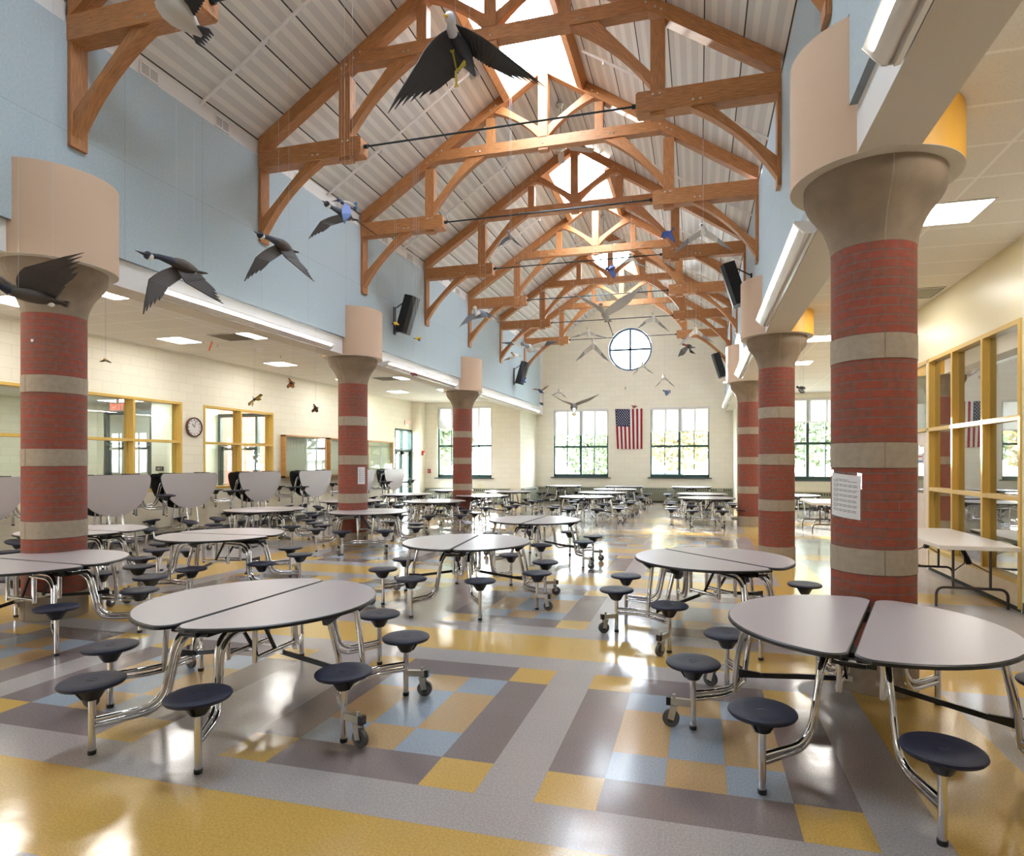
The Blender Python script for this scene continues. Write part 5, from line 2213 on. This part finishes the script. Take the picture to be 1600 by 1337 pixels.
def bird(name, cat, label, t, head, sho, tail, wings, C, size=1.0, group='painted wooden birds hanging from the roof', beak=None, neck=None, wires=True, tailw=None, legs=None, bodyr=None, mask=None):
    """points are (px, py, dt): picture position and depth offset; wings: (root, wrist, tip, trailing wrist, trailing root)"""
    V = lambda p: at(p[0], p[1], t + (p[2] if len(p) > 2 else 0))
    H, S, Tl = V(head), V(sho), V(tail)
    o = (S + Tl) * .5
    e = thing(name, label, cat, o, 0, group)
    L = (Tl - S).length
    br = bodyr or L * (.15 if name == 'hanging_goose' else .17)
    mb = MB()
    N = [(0, .45), (.12, .8), (.3, 1), (.5, .95), (.7, .7), (.85, .4), (1, .16)]
    mb.tube([lerp(S, Tl, u) - o for u, _ in N], [br * k for _, k in N], C['body'], 12)
    body = mb.build('body', e, 60)
    mb = MB()
    if neck:
        path = [S] + [V(q) for q in neck] + [H]
    else:
        path = [S, lerp(S, H, .5), H]
    rr = [br * .62] + [br * .4] * (len(path) - 2) + [br * .4]
    mb.tube([p - o for p in path], rr, C['head'], 10)
    mb.sphere(tuple(H - o), br * .6, C['head'], 12, 8)
    hd = mb.build('head', e, 60)
    if mask:
        mb = MB()
        d = (path[-2] - H).normalized()
        mb.sphere(tuple(H + d * br * .3 - Vector((0, 0, br * .12)) - H.normalized() * br * .16 - o), br * .52, mask, 10, 6)
        mb.build('cheek_patch', hd, 60)
    if mask is not None and name == 'hanging_goose':
        mb = MB()
        c_ = lerp(S, Tl, .72)
        mb.sphere(tuple(c_ - Vector((0, 0, br * .45)) - o), br * .5, M['fabric_white'], 12, 8)
        mb.build('rump_patch', body, 60)
    if beak:
        B = V(beak)
        mb = MB()
        mb.tube([H - o, lerp(H, B, .4) - o, B - o], [br * .34, br * .2, br * .03], C['beak'], 8)
        mb.build('beak', hd, 60)
    # tail fan
    d = (Tl - S).normalized()
    q = V(tailw[0]) - V(tailw[1]) if tailw else None
    side = q * .5 if q is not None else d.cross(Vector((0, 0, 1))).normalized() * br * 1.1
    b0 = lerp(S, Tl, .8)
    mb = MB()
    n = 6
    up = d.cross(side).normalized() * .02
    for i in range(n):
        u0, u1 = -1 + 2 * i / n, -1 + 2 * (i + 1) / n
        um = (u0 + u1) / 2
        quad = [b0 + side * u0 * .35, Tl + side * u0 + d * 0, Tl + side * um + d * br * .45, Tl + side * u1, b0 + side * u1 * .35]
        lo = [p - o - up for p in quad]
        hi = [p - o + up for p in quad]
        mb.face(lo, C['tail'])
        mb.face(hi[::-1], C['tail'])
        for k in range(5):
            mb.face([lo[k], hi[k], hi[(k + 1) % 5], lo[(k + 1) % 5]], C['tail'])
    mb.build('tail', e, 0)
    for w in wings:
        R0, W0, Tp, W1, R1 = [V(p) for p in w[:5]]
        nf = w[5] if len(w) > 5 else 5
        mb = MB()
        up = (W0 - R0).cross(R1 - R0)
        up = up.normalized() * .018 * max(1, L * .5)

        def slab(pp, m):
            lo = [p - o - up for p in pp]
            hi = [p - o + up for p in pp]
            mb.face(lo[::-1], m)
            mb.face(hi, C.get('under_of', m) if False else m)
            for k in range(len(pp)):
                j = (k + 1) % len(pp)
                mb.face([lo[k], lo[j], hi[j], hi[k]], m)
        # inner wing with scalloped rear edge, leading edge slightly bowed
        ns = 8
        span = W0 - R0
        for i in range(ns):
            u0, u1 = i / ns, (i + 1) / ns
            bow = lambda u: (R0 - R1).normalized() * (R0 - R1).length * .12 * math.sin(PI * u)
            a0, a1 = lerp(R0, W0, u0) + bow(u0), lerp(R0, W0, u1) + bow(u1)
            c0, c1 = lerp(R1, W1, u0), lerp(R1, W1, u1)
            mid = lerp(c0, c1, .5) + (lerp(c0, c1, .5) - lerp(a0, a1, .5)) * .07
            slab([a0, a1, c1, mid, c0], C['wing'])
        # hand: overlapping feathers fanning from the wrist line to the tip
        for i in range(nf):
            u0, u1 = i / nf, (i + 1) / nf
            s0, s1 = lerp(W0, W1, u0), lerp(W0, W1, u1)
            um = (u0 + u1) / 2
            reach = 1 - .62 * um ** 1.15
            tip = lerp(W0, W1, um) + (Tp - lerp(W0, W1, um * .55)) * reach
            def edge(u, s_):
                tp = lerp(W0, W1, u) + (Tp - lerp(W0, W1, u * .55)) * (1 - .62 * u ** 1.15)
                return s_ + (tp - s_) * .66
            h0, h1 = edge(u0, s0), edge(u1, s1)
            g = .12 if i < nf - 1 else 0
            slab([s0, h0, lerp(h0, tip, .72) , tip, lerp(h1, tip, .6) + (h0 - h1) * g, h1 + (h0 - h1) * .06, s1], C.get('tip', C['wing']))
        mb.build('wing', e, 0)
    if legs:
        for lg in legs:
            P = [V(p) for p in lg]
            mb = MB()
            mb.tube([p - o for p in P], [br * .2] + [br * .12] * (len(P) - 1), C['legs'], 6)
            for k in (-1, 0, 1):
                mb.tube([P[-1] - o, P[-1] - o + Vector((k * .06, 0, -.05)) + (P[-1] - P[-2]).normalized() * .14], .022, C['legs'], 5)
            mb.build('leg', e, 60)
    if wires:
        mb = MB()
        for p in (lerp(S, Tl, .15), lerp(S, Tl, .75)):
            x = p.x
            top = RZ(x - XC) if (-21.4 < x < 3.1) else CEI
            top += .55 if abs(x - XC) < 2.3 else 0
            mb.tube([p - o, Vector((p.x, p.y, top)) - o], .0045, M['wire'], 4, False)
        mb.build('hanging_line', e, 0)
    return e


F = flat
GOOSE = dict(body=F('gbody', 70, 60, 54), head=F('gneck', 34, 38, 56), wing=F('gwing', 56, 46, 40), tail=F('gtail', 58, 50, 46), beak=F('gbeak', 52, 48, 48))
# Canada geese in a line along the left wall
bird('hanging_goose', 'bird', 'dark wooden goose with raised wing over the big left column capital, head out of frame', 15.7, (-38, 424, -.9), (15, 455, -.2), (104, 475, .5),
     [((28, 452, 0), (38, 418, 0), (133, 392, -.1), (100, 446, .3), (84, 468, .3), 5), ((20, 446, .2), (-6, 424, .8), (-60, 400, 2.4), (2, 446, 1.2), (34, 450, .9), 5)], GOOSE, beak=(-62, 424, -1.2), neck=[(-10, 440, -.5)], mask=M['fabric_white'], tailw=((108, 468), (104, 478)))
bird('hanging_goose', 'bird', 'wooden Canada goose with white cheek flying left, nearest complete one', 20, (231, 399, -1.0), (268, 408, -.2), (314, 427, 1.2),
     [((272, 416, 0), (233, 436, -1.2), (222, 493, -1.8), (262, 448, -.6), (285, 432, .5), 5), ((274, 410, .1), (291, 442, .2), (350, 476, .9), (320, 438, .9), (302, 416, 1.1), 5)], GOOSE, beak=(211, 391, -1.5), neck=[(248, 401, -.7)], mask=M['fabric_white'])
bird('hanging_goose', 'bird', 'wooden Canada goose with spread wings below the second left truss bracket', 24, (407, 367, -1.1), (431, 377, -.2), (458, 394, 1.3),
     [((432, 382, 0), (400, 402, -1.2), (380, 441, -1.8), (422, 408, -.6), (440, 396, .5), 5), ((432, 378, .1), (446, 402, .3), (492, 441, 1.0), (467, 408, .9), (454, 386, 1.0), 5)], GOOSE, beak=(396, 361, -1.5), neck=[(419, 371, -.7)], mask=M['fabric_white'])
bird('hanging_goose', 'bird', 'wooden Canada goose behind the blue jay, farthest of the goose line', 28, (511, 319, -1.1), (530, 330, -.2), (552, 344, 1.3),
     [((532, 335, 0), (501, 346, -1.2), (481, 374, -1.8), (517, 352, -.6), (537, 346, .5), 5), ((536, 332, .1), (556, 344, .6), (590, 368, 1.2), (562, 348, 1.3), (550, 340, 1.2), 5)], GOOSE, beak=(503, 313, -1.5), neck=[(520, 325, -.7)], mask=M['fabric_white'])
JAY = dict(body=F('jbelly', 196, 188, 180), head=F('jhead', 50, 72, 118), wing=F('jwing', 92, 112, 176), tip=F('jtip', 44, 82, 136), tail=F('jtail', 58, 118, 170), beak=F('jbeak', 40, 44, 50))
bird('hanging_blue_jay', 'bird', 'big painted blue jay flying in front of the farthest goose', 20, (529, 313, -.3), (535, 317, 0), (556, 322, .5),
     [((538, 318, 0), (534, 334, -.6), (538, 350, -1.0), (548, 334, -.2), (546, 322, .1), 6), ((538, 314, .1), (550, 316, .4), (558, 327, .8), (550, 322, .4), (543, 322, .3), 4)], JAY, beak=(518, 314.5, -.5), tailw=((571, 316), (570, 330)), mask=F('jcheek', 220, 216, 214))
bird('hanging_eagle', 'bird', 'huge dark bald eagle with white head and tail, yellow talons, top centre', 19, (703, 28, -.6), (706, 52, 0), (742, 118, 1.6),
     [((702, 44, 0), (652, 98, -1.2), (602, 179, -1.8), (706, 122, .2), (728, 92, .9), 6), ((712, 38, 0), (778, 76, .7), (856, 138, 1.6), (766, 104, .9), (732, 82, .9), 6)],
     dict(body=F('eb', 34, 34, 42), head=F('eh', 200, 198, 202), wing=F('ew', 48, 44, 44), tail=F('et', 176, 172, 176), beak=F('ebk', 206, 170, 60), legs=F('el', 178, 160, 50)), beak=(692, 22, -.9),
     legs=[((726, 96, .4), (714, 112, .3), (708, 84, 0)), ((726, 100, .4), (712, 112, .2), (713, 128, .1))], tailw=((754, 118), (738, 128)))
bird('hanging_duck', 'bird', 'white bellied black duck cut off by the top edge, left', 17, (225, -40, -.6), (246, -12, 0), (316, 56, .9),
     [((262, -14, 0), (300, -40, -.2), (330, -60, -.3), (322, -6, .2), (300, 28, .5), 5)],
     dict(body=F('db', 186, 180, 172), head=F('dh', 30, 30, 34), wing=F('dw', 38, 36, 40), tail=F('dh', 30, 30, 34), beak=F('dbk', 60, 60, 60)), beak=(210, -50, -.8), bodyr=.42)
HER = dict(body=F('hb', 120, 132, 156), head=F('hh', 214, 212, 214), wing=F('hw', 112, 116, 126), tail=F('ht', 88, 108, 150), beak=F('hbk', 220, 170, 80), legs=F('hl', 208, 180, 110))
bird('hanging_heron', 'bird', 'blue grey heron with trailing yellow legs near the fourth left bracket', 44, (742, 481, -.6), (748, 488, 0), (762, 494, 1.4),
     [((745, 490, 0), (732, 492, -1), (716, 512, -2), (738, 499, -.5), (752, 496, .5), 4), ((754, 486, .3), (766, 490, 1), (789, 508, 2.2), (768, 493, 1.3), (762, 492, 1), 4)], HER, beak=(739, 482, -.9), neck=[(743, 492, -.3)], legs=[((760, 496, 1.2), (766, 500, 1.8))])
bird('hanging_gull', 'bird', 'small grey gull against the left roof slope under the third truss', 35, (794, 361, -.4), (796, 368, 0), (800, 374, .8),
     [((795, 368, 0), (784, 374, -.7), (777, 387, -1), (790, 377, -.2), (797, 373, .3), 4), ((797, 367, 0), (804, 374, .5), (817, 387, 1), (803, 377, .6), (799, 372, .4), 4)],
     dict(body=F('gb1', 158, 156, 160), head=F('gh1', 150, 150, 156), wing=F('gw1', 112, 114, 122), tail=F('gb1', 158, 156, 160), beak=F('gk', 90, 90, 90)), beak=(793, 357, -.6))
BLU = dict(body=F('bb', 62, 84, 150), head=F('bh', 52, 72, 136), wing=F('bw', 54, 76, 142), tail=F('bh', 52, 72, 136), beak=F('gk', 90, 90, 90))
bird('hanging_bluebird', 'bird', 'deep blue bird beside the second right hammer beam', 38, (1052, 357, -.4), (1048, 362, 0), (1038, 372, .6),
     [((1047, 362, 0), (1052, 370, -.4), (1055, 380, -.8), (1046, 372, 0), (1041, 368, .3), 5), ((1046, 361, 0), (1036, 362, .5), (1032, 372, .8), (1038, 369, .6), (1041, 368, .4), 4)], BLU, beak=(1053.5, 354.5, -.6))
bird('hanging_bluebird', 'bird', 'deep blue bird in front of the fifth truss king post', 46, (948, 420, -.4), (952, 422, 0), (962, 417, .7),
     [((951, 421, 0), (954, 428, -.5), (959, 436, -.8), (962, 428, -.1), (958, 420, .3), 5), ((951, 421, 0), (952, 416, .5), (958, 413, .8), (960, 416, .6), (958, 419, .4), 4)], BLU, beak=(944.5, 418, -.6))
GUL = dict(body=F('gub', 216, 214, 210), head=F('guh', 222, 220, 216), wing=F('guw', 186, 182, 176), tip=F('gut', 120, 120, 124), tail=F('gub', 216, 214, 210), beak=F('gk', 90, 90, 90))


def gull(label, t, bx, by, lw, ltip, rw, rtip, blen=12, C=GUL, cat='bird', name='hanging_gull', ch=5, bl=(-.3, 1), nf=4, fwd=True):
    """bird seen from behind or in front; wings droop or rise symmetric about the body"""
    s = blen
    bird(name, cat, label, t, (bx - .1 * s, by - .55 * s, -1.0), (bx, by - .2 * s, -.3), (bx + .1 * s, by + .45 * s, 1.0),
         [((bx - .5, by - .2 * s, -.3), (lw[0], lw[1], -.2), (ltip[0], ltip[1], .5), (lw[0] + .1 * s, lw[1] + ch, .6), (bx - .5, by + ch, .5), nf),
          ((bx + .5, by - .2 * s, -.3), (rw[0], rw[1], -.2), (rtip[0], rtip[1], .5), (rw[0] - .1 * s, rw[1] + ch, .6), (bx + .5, by + ch, .5), nf)], C, beak=(bx - .15 * s, by - .75 * s, -1.4), bodyr=.22)


gull('grey winged gull hanging in front of the third right hammer beam', 33, 1098, 360, (1075, 372), (1051, 398), (1122, 372), (1146, 392), 14, ch=7)
gull('small gull with thin wings below the fifth truss collar', 46, 986, 403, (976, 408), (963, 420), (997, 410), (1013, 418), 10, ch=3)
bird('hanging_crane', 'bird', 'large grey crane with raised wings and long tail, centre above the round window', 46, (939, 476, -1.2), (943, 486, 0), (950, 502, 1.6),
     [((942, 483, 0), (918, 468, -.6), (889, 455, -1.2), (926, 478, .2), (942, 490, .5), 4), ((946, 484, 0), (975, 462, .5), (1006, 448, 1.0), (974, 480, .9), (948, 494, .8), 5)],
     dict(body=F('crb', 160, 156, 150), head=F('crh', 170, 166, 160), wing=F('crw', 172, 168, 164), tail=F('crt', 126, 122, 116), beak=F('gk', 90, 90, 90), legs=F('crl', 112, 106, 100)), beak=(938.5, 473, -1.6), legs=[((950, 502, 1.6), (957, 521, 2.6))], bodyr=.28)
gull('white and grey gull crossing the top of the round window', 58, 1021, 497, (1008, 501), (995, 514), (1030, 502), (1047, 519), 12, ch=4)
gull('gull with black wing tips in front of the last right hammer beam', 56, 1087, 516, (1076, 523), (1061, 540), (1098, 522), (1116, 536), 12, ch=4)
bird('hanging_woodpecker', 'bird', 'pileated woodpecker with a red crest right of the round window', 40, (1068, 538, -.3), (1073, 540, 0), (1083, 543, .6),
     [((1073, 541, 0), (1064, 546, -.6), (1059, 558, -.8), (1070, 552, -.2), (1075, 544, .2), 4), ((1075, 540, .1), (1080, 547, .4), (1087, 553, .6), (1078, 550, .5), (1077, 545, .4), 4)],
     dict(body=F('wb', 38, 34, 34), head=F('wh', 120, 34, 28), wing=F('ww', 66, 60, 58), tip=F('wt', 36, 32, 32), tail=F('wb', 38, 34, 34), beak=F('gk', 90, 90, 90)), beak=(1064, 538.5, -.5))
bird('hanging_osprey', 'bird', 'wide winged osprey with dark flight feathers left of the gable', 52, (817, 537, -1.2), (824, 541, -.2), (831, 549, 1.4),
     [((822, 541, 0), (800, 534, -.5), (780, 535.5, -.8), (804, 539, .5), (823, 544, .6), 4), ((827, 541, 0), (854, 533, .4), (876, 533.5, 1), (850, 540, .9), (829, 545, .8), 4)],
     dict(body=F('ob', 206, 204, 206), head=F('oh', 120, 124, 132), wing=F('ow', 214, 210, 204), tip=F('ot', 86, 90, 98), tail=F('ob', 206, 204, 206), beak=F('gk', 90, 90, 90)), beak=(814, 534.5, -1.5), bodyr=.34)
bird('hanging_hawk', 'bird', 'small white and brown hawk above the far left loudspeaker', 50, (800, 551, -.5), (803, 555, 0), (811, 556, .8),
     [((801, 556, 0), (795, 558, -.6), (784, 564, -1.2), (797, 561, -.2), (804, 559, .3), 4)],
     dict(body=F('hkb', 222, 216, 208), head=F('hkh', 176, 140, 112), wing=F('hkw', 214, 208, 198), tip=F('hkt', 150, 130, 110), tail=F('hkta', 150, 128, 116), beak=F('gk', 90, 90, 90)), beak=(797.5, 551.5, -.7))
gull('white gull with arched wings between the last two tie rods', 60, 919, 520, (905, 523), (890, 528), (932, 523), (950, 528), 12, ch=2)
gull('white gull with drooping wings left of the round window', 52, 927, 539, (912, 549), (899, 565), (940, 550), (953, 566), 14, ch=5)
bird('hanging_eagle', 'bird', 'eagle with long thin wings in front of the left far window', 56, (897, 646, -1.2), (897, 640, -.4), (896, 630, 1.2),
     [((894, 630, 0), (880, 626, -.3), (860, 615, -.6), (880, 627.5, .6), (894, 633, .6), 4), ((899, 630, 0), (918, 623, .3), (938, 615, .6), (918, 627, .9), (899, 634, .7), 4)],
     dict(body=F('e2b', 104, 96, 88), head=F('e2h', 226, 224, 220), wing=F('e2w', 128, 120, 108), tail=F('e2t', 222, 220, 216), beak=F('ebk', 206, 170, 60)), beak=(896, 649.5, -1.5), bodyr=.33)
bird('hanging_swallow', 'bird', 'blue bodied swallow with spread brown wings against the left return wall', 44, (843, 609, -.4), (844, 610, 0), (847, 613.5, .6),
     [((843, 609, 0), (837, 607, -.4), (831, 608, -.8), (838, 609, .2), (843, 611, .2), 3), ((846, 609, 0), (852, 604.5, .3), (858, 602, .6), (851, 608, .5), (846, 611, .3), 3)],
     dict(body=F('swb', 62, 96, 160), head=F('swh', 54, 84, 140), wing=F('sww', 142, 118, 96), tail=F('swb', 62, 96, 160), beak=F('gk', 90, 90, 90)), beak=(841, 606.5, -.6), bodyr=.13)
bird('hanging_bluebird', 'bird', 'small blue bird below the far left loudspeaker', 42, (821, 591, -.3), (819, 593, 0), (815, 597, .4),
     [((819, 593, 0), (817, 591, .3), (814.5, 595, .5), (816, 596, .4), (817, 596, .3), 3), ((819, 593, 0), (820, 594, -.3), (822, 598, -.5), (819, 597, -.1), (818, 596, .1), 3)], BLU, beak=(822, 589, -.4), bodyr=.1)
gull('tiny gull above the left far window roller shade', 66, 874, 612, (868, 614), (862, 618), (880, 616), (886, 622), 6, ch=1.5)
gull('pencil thin gull just under the round window, right side', 70, 1004, 571, (996, 577), (988, 586), (1012, 577), (1021, 584), 7, ch=1.2)
gull('pencil thin gull above the right far window', 66, 1038, 590, (1030, 597), (1023, 606), (1046, 596), (1055, 605), 7, ch=1.2)
bird('hanging_bluebird', 'bird', 'blue bird with pale breast above the right far window', 46, (1037, 610, -.3), (1040, 611.5, 0), (1047, 611.5, .6),
     [((1040, 611, 0), (1039, 614, -.3), (1041, 618.5, -.5), (1045, 614.5, 0), (1044, 612, .2), 4)],
     dict(body=F('bb2', 120, 132, 156), head=F('bh2', 66, 84, 128), wing=F('bw2', 80, 100, 150), tail=F('bh2', 66, 84, 128), beak=F('gk', 90, 90, 90)), beak=(1035, 610.5, -.4), tailw=((1050, 609), (1050, 614)), bodyr=.11)
CARD = dict(body=F('cb', 132, 34, 26), head=F('ch', 120, 30, 22), wing=F('cw', 92, 30, 24), tail=F('ct', 104, 34, 26), beak=F('gk', 90, 90, 90))
bird('hanging_cardinal', 'bird', 'dark red cardinal right above the flag', 60, (988, 634, -.3), (990, 635, 0), (995, 635, .6),
     [((990, 635, 0), (988.5, 636.5, -.4), (987, 637.5, -.6), (991, 637.5, -.1), (993, 636, .2), 3)], CARD, beak=(986.5, 633.5, -.4), bodyr=.12)
bird('hanging_cardinal', 'bird', 'rust red bird crossing the left beam soffit', 36, (643, 584, -.2), (645, 584.5, 0), (649, 584, .4),
     [((645, 584, 0), (644, 586, -.3), (643.5, 587, -.4), (647, 587, 0), (648, 585, .2), 3), ((647, 584, 0), (650, 585, .3), (653.5, 587, .5), (650, 587, .4), (648, 586, .3), 3)], CARD, beak=(639, 584.3, -.3), bodyr=.1)
bird('hanging_blackbird', 'bird', 'red winged blackbird in the right aisle against the ceiling', 28, (1246, 604.5, -.2), (1249, 606, 0), (1257, 606, .4),
     [((1249, 606, 0), (1248, 610, -.3), (1252, 614, -.5), (1257, 613, 0), (1254, 607, .2), 4)],
     dict(body=F('rb', 34, 30, 26), head=F('rb', 34, 30, 26), wing=F('rw', 40, 34, 28), tail=F('rb', 34, 30, 26), beak=F('gk', 90, 90, 90)), beak=(1243, 605, -.3), tailw=((1261, 604), (1262, 608)), bodyr=.09, group='small birds hanging in the aisles', mask=F('rbp', 190, 60, 30))
FIN = dict(body=F('fb', 216, 178, 40), head=F('fh', 206, 166, 40), wing=F('fw', 44, 42, 40), tail=F('fw', 44, 42, 40), beak=F('fk', 190, 120, 60))
bird('hanging_goldfinch', 'bird', 'yellow goldfinch in front of the nearer left loudspeaker', 30, (622, 507, -.2), (620, 505, 0), (615, 505, .3),
     [((619, 505, 0), (616, 505, .3), (610.5, 506, .6), (616, 507, .3), (618, 507, .2), 3)], FIN, beak=(623.5, 508, -.3), bodyr=.08)
bird('hanging_goldfinch', 'bird', 'yellow goldfinch right of the nearer left loudspeaker', 31, (657, 528, -.2), (655, 529, 0), (649, 529, .3),
     [((655, 529, 0), (656, 531, -.3), (658, 533.5, -.4), (653, 531, 0), (652, 530, .1), 3)], FIN, beak=(659, 528.3, -.3), bodyr=.09)
bird('hanging_goldfinch', 'bird', 'tiny yellow finch right of the big left column', 24, (163, 561, -.2), (164, 562, 0), (166, 564, .3),
     [((164, 562, 0), (160, 563.5, -.2), (155.5, 565, -.4), (161, 564.5, .1), (164, 564, .2), 3), ((166, 562, 0), (169, 563.5, .2), (174.5, 567, .4), (169, 565, .3), (166, 564, .3), 3)], FIN, beak=(162, 559.5, -.3), bodyr=.06, group='small birds hanging in the aisles')


def butterfly(label, t, x, y, s, m, rot):
    o = at(x, y, t)
    e = thing('hanging_butterfly', label, 'butterfly', o, rot, 'butterflies hanging in the left aisle')
    k = s * 1.15 * t / CAM_F
    mb = MB()
    mb.tube([(-.5 * k, 0, .12 * k), (0, 0, 0), (.5 * k, 0, -.05 * k)], [.03 * k, .06 * k, .03 * k], F('bfb', 30, 26, 24), 8)
    for s_ in (-1, 1):
        mb.tube([(-.5 * k, 0, .12 * k), (-.7 * k, s_ * .1 * k, .25 * k)], .008 * k, F('bfb', 30, 26, 24), 4)
    mb.build('body', e)
    for s_ in (-1, 1):
        for nm, P in (('forewing', [(-.25, .05, 0), (-.55, .85, -.1), (-.3, 1.0, -.3), (.05, .6, -.25), (.1, .05, 0)]), ('hindwing', [(0, .05, 0), (.1, .6, -.3), (.4, .65, -.4), (.6, .35, -.25), (.35, .05, 0)])):
            for kk, mm, off in ((1.0, F('bfb', 30, 26, 24), 0), (.72, m, .012)):
                c = Vector((sum(p[0] for p in P) / 5, sum(p[1] for p in P) / 5, sum(p[2] for p in P) / 5))
                q = [c + (Vector(p) - c) * kk for p in P]
                q = [Vector((p.x * k, s_ * p.y * k, p.z * k * 1.0)) for p in q]
                if kk == 1.0:
                    mb = MB()
                for zz in (off, -off):
                    mb.face([p + Vector((0, 0, zz * k + (.004 if zz >= 0 else -.004))) for p in q], mm)
            mb.build(nm, e, 0)


butterfly('monarch style butterfly with orange wings highest in the left aisle', 30, 455, 598, 9, F('bfo', 196, 120, 70), .6)
butterfly('black and yellow butterfly above the clock side yellow window', 29, 397, 624, 12, F('bfy', 206, 170, 40), 2.2)
butterfly('brown and orange butterfly nearest the second left column', 31, 493, 637, 8, F('bfn', 128, 82, 54), .6)
for o_ in [o for o in bpy.data.objects if o.name.startswith('hanging_butterfly')]:
    z_ = CEI - o_.location.z / FT
    mb = MB()
    o_.rotation_euler = (-.75, .25, o_.rotation_euler.z)
    up_ = o_.rotation_euler.to_matrix().inverted() @ Vector((0, 0, z_))
    mb.tube([(0, 0, 0), tuple(up_)], .005, M['wire'], 4, False)
    mb.build('hanging_line', o_, 0)
# orange paper strip hanging from the aisle ceiling
t = thing('orange_streamer', 'short orange strip hanging under a sprinkler head in the left aisle', 'streamer', at(329, 540, 37))
mb = MB()
mb.obox((.12, 0, .25), (-.12, 0, -.3), .02, .1, F('orange', 226, 96, 60))
mb.tube([(.12, 0, .2), (.12, 0, CEI - at(329, 540, 37).z)], .005, M['wire'], 4, False)
mb.build('strip', t, 0)
